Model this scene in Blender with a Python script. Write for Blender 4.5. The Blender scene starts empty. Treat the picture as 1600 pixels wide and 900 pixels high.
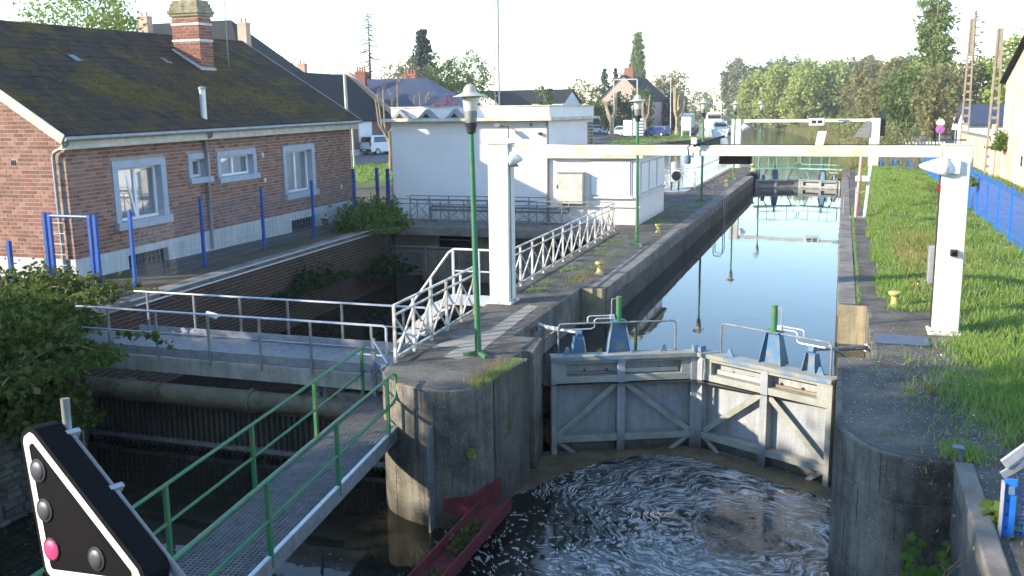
import bpy, bmesh, math, random
import numpy as np
from mathutils import Vector, Matrix

# ---------------------------------------------------------------- camera, sky, sun, exposure
SC = bpy.context.scene
cam_d = bpy.data.cameras.new('camera'); cam = bpy.data.objects.new('camera', cam_d)
SC.collection.objects.link(cam); SC.camera = cam
cam_d.sensor_width = 36.0; cam_d.lens = 34.07; cam_d.clip_start = 0.05; cam_d.clip_end = 3000
RX = Vector((0.94757, 0.31932, -0.01188)); FW = Vector((-0.31616, 0.93151, -0.17979)); UPV = RX.cross(FW)
cam.matrix_world = Matrix(((RX.x, UPV.x, -FW.x, 0), (RX.y, UPV.y, -FW.y, 0), (RX.z, UPV.z, -FW.z, 3.95), (0, 0, 0, 1)))
SUN_AZ = math.radians(55.5); SUN_EL = math.radians(20.5)      # the light travels towards azimuth 55.5 deg from +Y to +X
W = bpy.data.worlds.new('World'); SC.world = W; W.use_nodes = True
wn = W.node_tree.nodes; wl = W.node_tree.links
sky = wn.new('ShaderNodeTexSky'); sky.sky_type = 'NISHITA'; sky.sun_disc = False
sky.sun_elevation = SUN_EL; sky.sun_rotation = SUN_AZ + math.pi
sky.air_density = 1.0; sky.dust_density = 0.0; sky.ozone_density = 2.2; sky.altitude = 40
wn['Background'].inputs['Strength'].default_value = 0.15
wl.new(sky.outputs[0], wn['Background'].inputs['Color'])
sun_d = bpy.data.lights.new('sun', 'SUN'); sun_d.energy = 3.2; sun_d.angle = math.radians(0.55); sun_d.color = (1.0, 0.88, 0.72)
sun = bpy.data.objects.new('sun', sun_d); SC.collection.objects.link(sun)
LD = Vector((math.sin(SUN_AZ) * math.cos(SUN_EL), math.cos(SUN_AZ) * math.cos(SUN_EL), -math.sin(SUN_EL)))
sun.rotation_euler = LD.to_track_quat('-Z', 'Y').to_euler(); sun.location = (-30, -25, 30)
SC.view_settings.view_transform = 'Standard'; SC.view_settings.look = 'None'
SC.view_settings.gamma = 1.0; SC.view_settings.use_curve_mapping = False
SC.view_settings.exposure = 1.75
SC.render.film_transparent = False
SC.cycles.use_adaptive_sampling = True; SC.cycles.adaptive_threshold = .03; SC.cycles.max_bounces = 5; SC.cycles.diffuse_bounces = 2; SC.cycles.glossy_bounces = 3; SC.cycles.transparent_max_bounces = 6

R = math.radians
rng = random.Random(7)
COL = SC.collection
ORG = {}

# ---------------------------------------------------------------- mesh helpers
class MB:
    def __init__(s): s.v = []; s.f = []
    def add(s, vs, fs):
        o = len(s.v); s.v += [tuple(p) for p in vs]; s.f += [tuple(i + o for i in q) for q in fs]; return s
    def box(s, x0, x1, y0, y1, z0, z1):
        return s.add([(x0,y0,z0),(x1,y0,z0),(x1,y1,z0),(x0,y1,z0),(x0,y0,z1),(x1,y0,z1),(x1,y1,z1),(x0,y1,z1)],
                     [(3,2,1,0),(4,5,6,7),(0,1,5,4),(1,2,6,5),(2,3,7,6),(3,0,4,7)])
    def hexa(s, p): return s.add(p, [(3,2,1,0),(4,5,6,7),(0,1,5,4),(1,2,6,5),(2,3,7,6),(3,0,4,7)])
    def bar(s, p0, p1, w, h=None, up=(0,0,1)):
        p0 = Vector(p0); p1 = Vector(p1); h = h or w; d = (p1 - p0).normalized(); up = Vector(up)
        if abs(d.dot(up)) > .98: up = Vector((0,1,0)) if abs(d.y) < .9 else Vector((1,0,0))
        a = d.cross(up).normalized() * w / 2; b = a.cross(d).normalized() * h / 2
        return s.hexa([p0-a-b, p0+a-b, p1+a-b, p1-a-b, p0-a+b, p0+a+b, p1+a+b, p1-a+b])
    def tube(s, pts, r, n=8, cap=True):
        pts = [Vector(p) for p in pts]; rs = r if isinstance(r, (list, tuple)) else [r] * len(pts)
        o = len(s.v); a = None
        for i, p in enumerate(pts):
            t = (pts[min(i+1, len(pts)-1)] - pts[max(i-1, 0)]).normalized()
            if a is None:
                a = t.orthogonal().normalized()
            a = (a - t * a.dot(t)).normalized(); b = t.cross(a)
            for k in range(n):
                c = 2 * math.pi * k / n; s.v.append(tuple(p + (a * math.cos(c) + b * math.sin(c)) * rs[i]))
        for i in range(len(pts) - 1):
            for k in range(n):
                k2 = (k + 1) % n; s.f.append((o+i*n+k, o+i*n+k2, o+(i+1)*n+k2, o+(i+1)*n+k))
        if cap:
            s.f.append(tuple(o + k for k in range(n))[::-1]); e = o + (len(pts)-1)*n; s.f.append(tuple(e + k for k in range(n)))
        return s
    def lathe(s, prof, c, n=16, axis=None):
        o = len(s.v); c = Vector(c); ax = Vector(axis or (0,0,1)).normalized(); a = ax.orthogonal().normalized(); b = ax.cross(a)
        for r_, z in prof:
            for k in range(n):
                t = 2*math.pi*k/n; s.v.append(tuple(c + ax*z + (a*math.cos(t) + b*math.sin(t))*r_))
        for i in range(len(prof)-1):
            for k in range(n):
                k2 = (k+1) % n; s.f.append((o+i*n+k, o+i*n+k2, o+(i+1)*n+k2, o+(i+1)*n+k))
        s.f.append(tuple(o+k for k in range(n))[::-1]); e = o+(len(prof)-1)*n; s.f.append(tuple(e+k for k in range(n)))
        return s
    def prism(s, poly, z0, z1, top=True, bottom=True):
        n = len(poly); o = len(s.v)
        s.v += [(p[0], p[1], z0) for p in poly] + [(p[0], p[1], z1) for p in poly]
        for i in range(n): j = (i+1) % n; s.f.append((o+i, o+j, o+n+j, o+n+i))
        if top: s.f.append(tuple(o+n+i for i in range(n)))
        if bottom: s.f.append(tuple(o+i for i in range(n))[::-1])
        return s
    def profile(s, poly, origin, u, v, w, depth):      # polygon in (u,v) plane extruded along w
        O = Vector(origin); u = Vector(u); v = Vector(v); w = Vector(w); n = len(poly); o = len(s.v)
        for d in (0, depth): s.v += [tuple(O + u*a + v*b + w*d) for a, b in poly]
        for i in range(n): j = (i+1) % n; s.f.append((o+i, o+j, o+n+j, o+n+i))
        s.f.append(tuple(o+n+i for i in range(n))); s.f.append(tuple(o+i for i in range(n))[::-1]); return s
    def quad(s, a, b, c, d): return s.add([a,b,c,d], [(0,1,2,3)])
    def mesh(s, name, org=(0,0,0), smooth=0):
        me = bpy.data.meshes.new(name); ox, oy, oz = org
        me.from_pydata([(x-ox, y-oy, z-oz) for x, y, z in s.v], [], s.f)
        bm = bmesh.new(); bm.from_mesh(me); bmesh.ops.recalc_face_normals(bm, faces=bm.faces); bm.to_mesh(me); bm.free()
        if smooth:
            me.polygons.foreach_set('use_smooth', [True]*len(me.polygons)); me.set_sharp_from_angle(angle=R(smooth))
        me.update(); return me

def tag(o, label=None, cat=None, group=None, kind=None):
    if label: o['label'] = label
    if cat: o['category'] = cat
    if group: o['group'] = group
    if kind: o['kind'] = kind
    return o
def thing(name, label, cat, loc=(0,0,0), group=None):
    o = bpy.data.objects.new(name, None); COL.objects.link(o); o.location = loc; o.empty_display_size = .2
    ORG[o.name] = tuple(loc); return tag(o, label, cat, group)
def part(name, mb, mat, parent=None, smooth=0, bevel=0, label=None, kind=None, local=False):
    org = (0,0,0) if (parent is None or local) else ORG[parent.name]
    me = mb if isinstance(mb, bpy.types.Mesh) else mb.mesh(name, org, smooth)
    me.materials.clear(); me.materials.append(mat)
    o = bpy.data.objects.new(name, me); COL.objects.link(o)
    if parent is not None: o.parent = parent; ORG[o.name] = ORG[parent.name]
    else: ORG[o.name] = (0,0,0)
    if bevel:
        m = o.modifiers.new('bevel', 'BEVEL'); m.width = bevel; m.segments = 2; m.limit_method = 'ANGLE'; m.angle_limit = R(40)
    if label: o['label'] = label
    if kind: o['kind'] = kind
    return o
def solo(name, mb, mat, label, cat, base, group=None, smooth=0, bevel=0, kind=None):   # a thing of one mesh, origin at its base
    me = mb.mesh(name, base, smooth); me.materials.append(mat); o = bpy.data.objects.new(name, me); COL.objects.link(o); o.location = base
    ORG[o.name] = tuple(base)
    if bevel:
        m = o.modifiers.new('bevel', 'BEVEL'); m.width = bevel; m.segments = 2; m.limit_method = 'ANGLE'; m.angle_limit = R(40)
    return tag(o, label, cat, group, kind)
def struct(name, mb, mat, smooth=0, bevel=0, kind='structure'):
    o = part(name, mb, mat, None, smooth, bevel); o['kind'] = kind; return o
def dup(root, loc, rotz=None, label=None, scale=None):
    def rec(o, par):
        c = o.copy(); COL.objects.link(c)
        if par is not None: c.parent = par
        for ch in o.children: rec(ch, c)
        return c
    r_ = rec(root, None); r_.location = loc; ORG[r_.name] = tuple(loc)
    if rotz is not None: r_.rotation_euler = (0, 0, rotz)
    if label: r_['label'] = label
    if scale: r_.scale = scale
    return r_
def np_mesh(name, verts, nper, mat, org=(0,0,0)):        # many separate little polygons with nper corners each
    verts = np.asarray(verts, dtype=np.float32).reshape(-1, 3) - np.array(org, dtype=np.float32)
    n = len(verts); nf = n // nper; me = bpy.data.meshes.new(name)
    me.vertices.add(n); me.vertices.foreach_set('co', verts.ravel())
    me.loops.add(n); me.loops.foreach_set('vertex_index', np.arange(n, dtype=np.int32))
    me.polygons.add(nf); me.polygons.foreach_set('loop_start', np.arange(0, n, nper, dtype=np.int32))
    me.polygons.foreach_set('loop_total', np.full(nf, nper, dtype=np.int32))
    me.update(calc_edges=True); me.materials.append(mat); return me

# ---------------------------------------------------------------- materials
def nt_new(name):
    m = bpy.data.materials.new(name); m.use_nodes = True; return m, m.node_tree.nodes, m.node_tree.links, m.node_tree.nodes['Principled BSDF']
def ramp(N, stops):
    r_ = N.new('ShaderNodeValToRGB'); e = r_.color_ramp.elements
    e[0].position, e[0].color = stops[0][0], (*stops[0][1], 1); e[1].position, e[1].color = stops[-1][0], (*stops[-1][1], 1)
    for p, c in stops[1:-1]: x = e.new(p); x.color = (*c, 1)
    return r_
def coords(N, L, sc=(1,1,1), world=False):
    if world:
        t = N.new('ShaderNodeNewGeometry'); src = t.outputs['Position']
    else:
        t = N.new('ShaderNodeTexCoord'); oi = N.new('ShaderNodeObjectInfo'); v = N.new('ShaderNodeVectorMath'); v.operation = 'MULTIPLY_ADD'
        L.new(oi.outputs['Random'], v.inputs[0]); v.inputs[1].default_value = (13.1, 7.7, 3.3); L.new(t.outputs['Object'], v.inputs[2]); src = v.outputs[0]
    mp = N.new('ShaderNodeMapping'); mp.inputs['Scale'].default_value = sc; L.new(src, mp.inputs['Vector']); return mp.outputs[0]
def noise(N, L, vec, scale, detail=5, rough=.6, dist=0):
    n = N.new('ShaderNodeTexNoise'); n.inputs['Scale'].default_value = scale; n.inputs['Detail'].default_value = detail
    n.inputs['Roughness'].default_value = rough; n.inputs['Distortion'].default_value = dist; L.new(vec, n.inputs['Vector']); return n.outputs['Fac']
def mixc(N, L, fac, a, b, mode='MIX'):
    m = N.new('ShaderNodeMix'); m.data_type = 'RGBA'; m.blend_type = mode
    if isinstance(fac, (int, float)): m.inputs[0].default_value = fac
    else: L.new(fac, m.inputs[0])
    for i, c in ((6, a), (7, b)):
        if isinstance(c, tuple): m.inputs[i].default_value = (*c, 1)
        else: L.new(c, m.inputs[i])
    return m.outputs[2]
def mrange(N, L, v, a, b, c=0, d=1):
    m = N.new('ShaderNodeMapRange'); m.inputs[1].default_value = a; m.inputs[2].default_value = b; m.inputs[3].default_value = c; m.inputs[4].default_value = d
    L.new(v, m.inputs[0]); return m.outputs[0]
def mth(N, L, op, a, b=None):
    m = N.new('ShaderNodeMath'); m.operation = op
    for i, x in enumerate((a, b)):
        if x is None: continue
        if isinstance(x, (int, float)): m.inputs[i].default_value = x
        else: L.new(x, m.inputs[i])
    return m.outputs[0]
def bump(N, L, B, h, st=.3, dist=.02):
    b = N.new('ShaderNodeBump'); b.inputs['Strength'].default_value = st; b.inputs['Distance'].default_value = dist
    L.new(h, b.inputs['Height']); L.new(b.outputs[0], B.inputs['Normal'])
def simple(name, c1, c2=None, rough=.6, scale=6, metal=0, bmp=.15, c3=None, lo=.35, hi=.65, sc=(1,1,1), bscale=None, world=False, spec=.4):
    m, N, L, B = nt_new(name); v = coords(N, L, sc, world)
    c2 = c2 or tuple(x * .75 for x in c1); f_ = noise(N, L, v, scale)
    r_ = ramp(N, [(lo, c2), (hi, c1)] if c3 is None else [(lo, c2), ((lo+hi)/2, c1), (hi, c3)]); L.new(f_, r_.inputs[0]); L.new(r_.outputs[0], B.inputs['Base Color'])
    B.inputs['Roughness'].default_value = rough; B.inputs['Metallic'].default_value = metal; B.inputs['Specular IOR Level'].default_value = spec
    if bmp: bump(N, L, B, noise(N, L, v, bscale or scale * 5), bmp, .01)
    return m
def stained(name, base, dark, stain, scale=1.2, streak=True, rough=.85, bmp=.3, waterline=None, moss=None, speck=None, lo=.35, hi=.62, wl=.85, wlc=(.035,.037,.02)):
    """concrete or render: blotches, vertical run marks, a band of algae above the waterline"""
    m, N, L, B = nt_new(name); v = coords(N, L, (1,1,1), True)
    a = noise(N, L, v, scale, 5, .68); r_ = ramp(N, [(lo, dark), (hi, base)]); L.new(a, r_.inputs[0]); c = r_.outputs[0]
    if streak:
        v2 = coords(N, L, (5.5, 5.5, .5), True); s_ = noise(N, L, v2, 1.6, 4, .7, .3)
        c = mixc(N, L, mth(N, L, 'MULTIPLY', mrange(N, L, s_, .44, .74), .8), c, stain)
    if moss:
        g_ = noise(N, L, v, 2.3, 4, .7, .4); c = mixc(N, L, mrange(N, L, g_, .56, .66), c, moss)
    if waterline is not None:
        sx = N.new('ShaderNodeSeparateXYZ'); L.new(v, sx.inputs[0]); w_ = mth(N, L, 'ADD', sx.outputs[2], mth(N, L, 'MULTIPLY', noise(N, L, v, 3.0), .35))
        c = mixc(N, L, mrange(N, L, w_, waterline + .15, waterline + .55, wl, 0), c, wlc)
    fine = noise(N, L, v, 42, 3, .7)
    c = mixc(N, L, .35, c, mixc(N, L, mrange(N, L, fine, .3, .7), (.35,.35,.35), (1.25,1.25,1.22)), 'MULTIPLY')
    if speck:
        vo = N.new('ShaderNodeTexVoronoi'); vo.inputs['Scale'].default_value = 26; L.new(v, vo.inputs['Vector'])
        sp = mth(N, L, 'MULTIPLY', mrange(N, L, vo.outputs['Distance'], .12, .24, .8, 0), mrange(N, L, noise(N, L, v, 4), .44, .58))
        c = mixc(N, L, sp, c, speck)
    L.new(c, B.inputs['Base Color']); B.inputs['Roughness'].default_value = rough; B.inputs['Specular IOR Level'].default_value = .3
    bump(N, L, B, mth(N, L, 'ADD', fine, mth(N, L, 'MULTIPLY', a, 2)), bmp, .015)
    return m
def pieces(name, cols, rough=.8, moss=None, mosscol=None, bmp=.3, grain=30, moss_scale=.8, moss_lo=.5, moss_hi=.62):
    """bricks, tiles, leaves of one material: each separate piece takes its own shade"""
    m, N, L, B = nt_new(name); g = N.new('ShaderNodeNewGeometry'); oi = N.new('ShaderNodeObjectInfo')
    k = mth(N, L, 'FRACT', mth(N, L, 'ADD', g.outputs['Random Per Island'], oi.outputs['Random']))
    n_ = len(cols); r_ = ramp(N, [(i / (n_ - 1), c) for i, c in enumerate(cols)]); L.new(k, r_.inputs[0]); c = r_.outputs[0]
    v = coords(N, L, (1,1,1), True); fine = noise(N, L, v, grain, 4, .7)
    c = mixc(N, L, .5, c, mixc(N, L, mrange(N, L, fine, .3, .7), (.5,.5,.5), (1.3,1.3,1.3)), 'MULTIPLY')
    if moss: 
        f2 = mth(N, L, 'ADD', noise(N, L, v, moss_scale, 4, .65), mth(N, L, 'MULTIPLY', mth(N, L, 'SUBTRACT', noise(N, L, v, 7, 3), .5), .25))
        mc = ramp(N, [(.3, mosscol[0]), (.7, mosscol[1])]); L.new(noise(N, L, v, 3), mc.inputs[0])
        c = mixc(N, L, mth(N, L, 'MULTIPLY', mrange(N, L, f2, moss_lo, moss_hi), moss), c, mc.outputs[0])
    L.new(c, B.inputs['Base Color']); B.inputs['Roughness'].default_value = rough; B.inputs['Specular IOR Level'].default_value = .3
    bump(N, L, B, fine, bmp, .01); return m
def leafmat(name, cols, trans=.45):
    m, N, L, B = nt_new(name); g = N.new('ShaderNodeNewGeometry'); out = N['Material Output']; N.remove(B)
    n_ = len(cols); r_ = ramp(N, [(i / (n_ - 1), c) for i, c in enumerate(cols)]); L.new(g.outputs['Random Per Island'], r_.inputs[0])
    d = N.new('ShaderNodeBsdfDiffuse'); t = N.new('ShaderNodeBsdfTranslucent'); x = N.new('ShaderNodeMixShader'); x.inputs[0].default_value = trans
    L.new(r_.outputs[0], d.inputs[0]); L.new(r_.outputs[0], t.inputs[0]); L.new(d.outputs[0], x.inputs[1]); L.new(t.outputs[0], x.inputs[2]); L.new(x.outputs[0], out.inputs[0])
    return m
def glassy(name, col, rough=.05):
    m, N, L, B = nt_new(name); B.inputs['Base Color'].default_value = (*col, 1); B.inputs['Roughness'].default_value = rough; B.inputs['Specular IOR Level'].default_value = .8; return m
def emit(name, col, st):
    m, N, L, B = nt_new(name); B.inputs['Base Color'].default_value = (*col, 1); B.inputs['Emission Color'].default_value = (*col, 1); B.inputs['Emission Strength'].default_value = st; return m
def watermat(name, deep, ripple_scale, ripple, foam=None, rough=.015):
    m, N, L, B = nt_new(name); v = coords(N, L, (1,1,1), True)
    B.inputs['Base Color'].default_value = (*deep, 1); B.inputs['Roughness'].default_value = rough; B.inputs['IOR'].default_value = 1.33; B.inputs['Specular IOR Level'].default_value = .5
    h = mth(N, L, 'ADD', noise(N, L, v, ripple_scale, 3, .5), mth(N, L, 'MULTIPLY', noise(N, L, v, ripple_scale * .2, 2, .5), 2.0))
    if foam:
        # flecks of foam carried round in an eddy: the texture space is twisted about the eddy's centre
        sx = N.new('ShaderNodeSeparateXYZ'); L.new(v, sx.inputs[0])
        dx = mth(N, L, 'SUBTRACT', sx.outputs[0], foam[0]); dy = mth(N, L, 'SUBTRACT', sx.outputs[1], foam[1])
        wob = mth(N, L, 'MULTIPLY', mth(N, L, 'SUBTRACT', noise(N, L, v, .9, 3), .5), 1.3)
        rr = mth(N, L, 'ADD', mth(N, L, 'SQRT', mth(N, L, 'ADD', mth(N, L, 'MULTIPLY', dx, dx), mth(N, L, 'MULTIPLY', dy, dy))), wob)
        an = mth(N, L, 'ADD', mth(N, L, 'ARCTAN2', dy, dx), mth(N, L, 'MULTIPLY', rr, .55))
        cb = N.new('ShaderNodeCombineXYZ'); L.new(mth(N, L, 'MULTIPLY', rr, 2.4), cb.inputs[0]); L.new(mth(N, L, 'MULTIPLY', an, .75), cb.inputs[1])
        st = noise(N, L, cb.outputs[0], 5.2, 5, .72, .2); spk = noise(N, L, v, 9.0, 2, .5); big = noise(N, L, v, .6, 2)
        xr = mrange(N, L, sx.outputs[0], -3.2, -.4, 0, 1)
        a1 = mth(N, L, 'MULTIPLY', mrange(N, L, st, .46, .62), mrange(N, L, sx.outputs[0], -4.2, -1.5, 0, 1))
        vo = N.new('ShaderNodeTexVoronoi'); vo.inputs['Scale'].default_value = 6.4; vo.inputs['Randomness'].default_value = 1
        cb2 = N.new('ShaderNodeCombineXYZ'); L.new(mth(N, L, 'MULTIPLY', rr, 2.6), cb2.inputs[0]); L.new(mth(N, L, 'MULTIPLY', mth(N, L, 'MULTIPLY', an, 1.5), mrange(N, L, rr, .6, 3.5, .7, 2.6)), cb2.inputs[1]); L.new(cb2.outputs[0], vo.inputs['Vector'])
        size = mrange(N, L, mth(N, L, 'ADD', big, mth(N, L, 'MULTIPLY', spk, .7)), .55, 1.0, .05, .5)
        ctr = mrange(N, L, rr, .35, 1.1); a2 = mrange(N, L, mth(N, L, 'SUBTRACT', mth(N, L, 'ADD', vo.outputs['Distance'], mth(N, L, 'MULTIPLY', spk, .16)), size), -.03, .12, .8, 0)
        vo2 = N.new('ShaderNodeTexVoronoi'); vo2.inputs['Scale'].default_value = 7.5; L.new(v, vo2.inputs['Vector'])
        a3 = mth(N, L, 'MULTIPLY', mrange(N, L, vo2.outputs['Distance'], .07, .19, 1, 0), mrange(N, L, mth(N, L, 'ADD', big, mth(N, L, 'MULTIPLY', spk, .3)), .56, .74))
        inx = mth(N, L, 'MULTIPLY', mrange(N, L, sx.outputs[0], -5.6, -4.3, .0, .85), mrange(N, L, sx.outputs[0], -2.6, -.8, 1, .45))
        fm = mth(N, L, 'MAXIMUM', mth(N, L, 'MAXIMUM', mth(N, L, 'MULTIPLY', mth(N, L, 'MULTIPLY', a1, ctr), .95), mth(N, L, 'MULTIPLY', mth(N, L, 'MULTIPLY', a2, ctr), inx)), mth(N, L, 'MULTIPLY', mth(N, L, 'MULTIPLY', a3, mrange(N, L, sx.outputs[0], -7.2, -5.2, .35, 1)), .8))
        film = mth(N, L, 'MULTIPLY', mth(N, L, 'MULTIPLY', mrange(N, L, st, .36, .72), mrange(N, L, sx.outputs[0], -4.0, -1.0, 0, 1)), .30)
        froth = noise(N, L, v, 55, 3, .7)
        fm = mth(N, L, 'MAXIMUM', mth(N, L, 'MULTIPLY', fm, mrange(N, L, froth, .3, .55, .5, 1)), film)
        c = mixc(N, L, fm, deep, (.75, .75, .70)); L.new(c, B.inputs['Base Color']); L.new(mrange(N, L, fm, 0, 1, rough, .7), B.inputs['Roughness'])
        h = mth(N, L, 'ADD', h, mth(N, L, 'MULTIPLY', fm, .4))
    bump(N, L, B, h, ripple, .02); return m

M = {}
M['asphalt'] = stained('quay_asphalt', (.155,.14,.115), (.055,.05,.044), (.105,.1,.088), 1.1, False, .95, .8, moss=(.10,.08,.04), speck=(.5,.48,.42))
M['concrete'] = stained('old_concrete', (.23,.208,.17), (.065,.06,.05), (.042,.039,.033), 1.3, True, .92, .8, waterline=-2.1, speck=(.42,.40,.34))
M['chamber_wall'] = stained('chamber_wall_concrete', (.16,.14,.11), (.06,.052,.042), (.035,.033,.028), 1.0, True, .9, .5, moss=(.05,.07,.02))
M['coping'] = stained('coping_concrete', (.26,.23,.19), (.13,.115,.095), (.09,.085,.07), 1.5, False, .9, .4)
M['ochre'] = stained('ochre_concrete', (.42,.35,.22), (.22,.19,.12), (.14,.13,.08), 1.6, True, .9, .4)
M['earth'] = stained('bare_earth', (.11,.095,.06), (.06,.055,.04), (.07,.08,.04), .4, False, .95, .5, moss=(.07,.09,.03))
M['grassbase'] = stained('turf', (.10,.13,.035), (.06,.075,.025), (.12,.12,.05), .35, False, .95, .6)
M['road'] = stained('road_asphalt', (.20,.19,.17), (.15,.142,.13), (.13,.125,.12), .5, False, .9, .3)
M['gravel'] = stained('gravel_ground', (.33,.30,.25), (.24,.22,.18), (.2,.19,.16), .5, False, .95, .4)
M['low_water'] = watermat('tailwater', (.014,.014,.009), 2.2, .12, (-1.2, 13.5))
M['chamber_water'] = watermat('chamber_water', (.012,.018,.016), 2.6, .055)
M['upper_water'] = watermat('upper_reach_water', (.02,.026,.018), 1.6, .25, None, .11)
M['white_paint'] = stained('white_wall_paint', (.86,.80,.765), (.79,.735,.70), (.7,.66,.62), .45, False, .9, .25, waterline=-.12, wl=.55, wlc=(.22,.2,.14))
M['pillar_paint'] = stained('portal_white_paint', (.80,.78,.73), (.66,.64,.58), (.50,.48,.40), 1.4, True, .75, .2, waterline=-.2, wl=.6, wlc=(.2,.19,.1))
M['beam_paint'] = stained('weathered_beam_paint', (.68,.655,.56), (.46,.42,.26), (.45,.40,.22), 1.6, False, .8, .25)
M['galv'] = simple('galvanised_steel', (.46,.47,.48), (.33,.34,.35), .42, 9, .55, .05)
M['galv_light'] = simple('bright_galvanised_steel', (.62,.63,.64), (.5,.51,.52), .4, 9, .35, .05)
M['rail_paint'] = simple('flaking_white_rail_paint', (.58,.57,.53), (.27,.24,.18), .6, 5, 0, .1, lo=.38, hi=.56)
M['grey_steel'] = simple('dull_grey_steel', (.24,.245,.24), (.15,.15,.145), .6, 8, .2, .1)
M['green_paint'] = simple('green_rail_paint', (.02,.16,.075), (.10,.17,.04), .5, 4, 0, .1, lo=.3, hi=.58)
M['lamp_green'] = simple('green_post_paint', (.03,.15,.075), (.12,.17,.06), .55, 2.2, 0, .1, lo=.3, hi=.55)
M['blue_paint'] = simple('bright_blue_paint', (.02,.09,.36), (.015,.07,.28), .45, 5, 0, .05)
M['blue_fence'] = simple('blue_fence_coating', (.02,.17,.62), (.015,.13,.5), .4, 5, 0, .0)
M['gate_blue'] = simple('worn_blue_gate_paint', (.07,.16,.28), (.18,.20,.18), .65, 5.5, 0, .2, lo=.36, hi=.55)
M['gate_steel'] = stained('painted_gate_steel', (.36,.38,.40), (.27,.285,.30), (.22,.21,.15), 1.3, True, .6, .15, waterline=-2.05)
M['gate_frame'] = stained('mossy_gate_frame', (.34,.345,.31), (.24,.24,.19), (.18,.18,.10), 2.2, False, .75, .25)
M['yellow'] = simple('yellow_bollard_paint', (.58,.48,.15), (.40,.33,.12), .55, 9, 0, .1)
M['red_paint'] = simple('faded_red_paint', (.17,.022,.026), (.07,.015,.016), .65, 6, 0, .25, lo=.3, hi=.6)
M['dark'] = simple('dark_metal', (.03,.03,.033), (.02,.02,.022), .5, 8, 0, .05)
M['black'] = simple('matt_black', (.006,.006,.007), (.004,.004,.005), .8, 8, 0, .0, spec=.12)
M['white'] = simple('white_plastic', (.8,.8,.79), (.74,.74,.73), .4, 4, 0, 0)
M['zinc'] = simple('zinc_sheet', (.32,.33,.33), (.24,.25,.25), .5, 5, .3, .05)
M['surround'] = simple('grey_blue_render', (.40,.44,.50), (.34,.375,.43), .85, 5, 0, .15)
M['plinth'] = stained('plinth_paint', (.62,.63,.64), (.52,.53,.54), (.36,.36,.34), 1.2, True, .85, .15)
M['mortar'] = simple('mortar', (.38,.32,.255), (.28,.235,.185), .95, 10, 0, .2)
M['brick'] = pieces('brick', [(.175,.078,.06), (.235,.106,.077), (.288,.135,.096), (.345,.192,.14), (.2,.105,.085), (.275,.15,.116)], .88)
M['brick_red'] = pieces('chimney_brick', [(.22,.085,.06), (.28,.11,.075), (.34,.15,.10), (.19,.07,.055)], .9)
M['old_brick'] = pieces('old_dark_brick', [(.06,.033,.024), (.085,.045,.032), (.05,.036,.028), (.07,.055,.042)], .9, .55, ((.03,.035,.015), (.05,.05,.03)))  # brick tones darker than the house walls, with a moss mask
M['tile'] = pieces('dark_roof_tile', [(.045,.031,.021), (.058,.04,.027), (.034,.025,.018), (.07,.047,.031), (.045,.035,.025)], 1.0, .9, ((.055,.045,.01), (.15,.09,.012)), .35, 25, .6, .47, .6)
M['slate'] = simple('blue_slate', (.05,.062,.10), (.035,.044,.075), .45, 3, 0, .25, sc=(1,1,4))
M['dark_slate'] = simple('dark_slate', (.035,.037,.038), (.02,.022,.022), .9, 3, 0, .25, sc=(1,1,4), spec=.12)
M['pane'] = glassy('window_glass', (.10,.13,.14)); M['dark_pane'] = glassy('dark_glass', (.012,.014,.016))
M['curtain'] = simple('net_curtain', (.55,.58,.58), (.38,.41,.42), .9, 3, 0, 0, sc=(1,6,1))
M['bark'] = simple('bark', (.10,.075,.05), (.05,.04,.03), .95, 6, 0, .5)
M['pale_bark'] = simple('pale_bark', (.42,.34,.19), (.22,.17,.10), .9, 5, 0, .4)
M['twig'] = simple('dead_twig', (.30,.22,.14), (.2,.15,.1), .9, 6, 0, .2)
M['wood_pole'] = simple('grey_pole', (.48,.47,.40), (.36,.35,.29), .85, 4, 0, .2, sc=(1,1,.2))
M['earth_bank'] = stained('eroded_bank', (.17,.15,.08), (.08,.09,.035), (.06,.08,.02), .35, False, .95, .5, moss=(.09,.12,.035))
M['pale_green'] = simple('pale_green_paint', (.22,.42,.27), (.14,.32,.2), .5, 3, 0, 0)
M['gate_edge'] = simple('worn_gate_edge', (.10,.18,.27), (.27,.26,.20), .65, 3.0, 0, .2, lo=.42, hi=.6)
M['pole_concrete'] = simple('pole_concrete', (.34,.28,.20), (.25,.2,.14), .9, 4, 0, .1)

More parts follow.
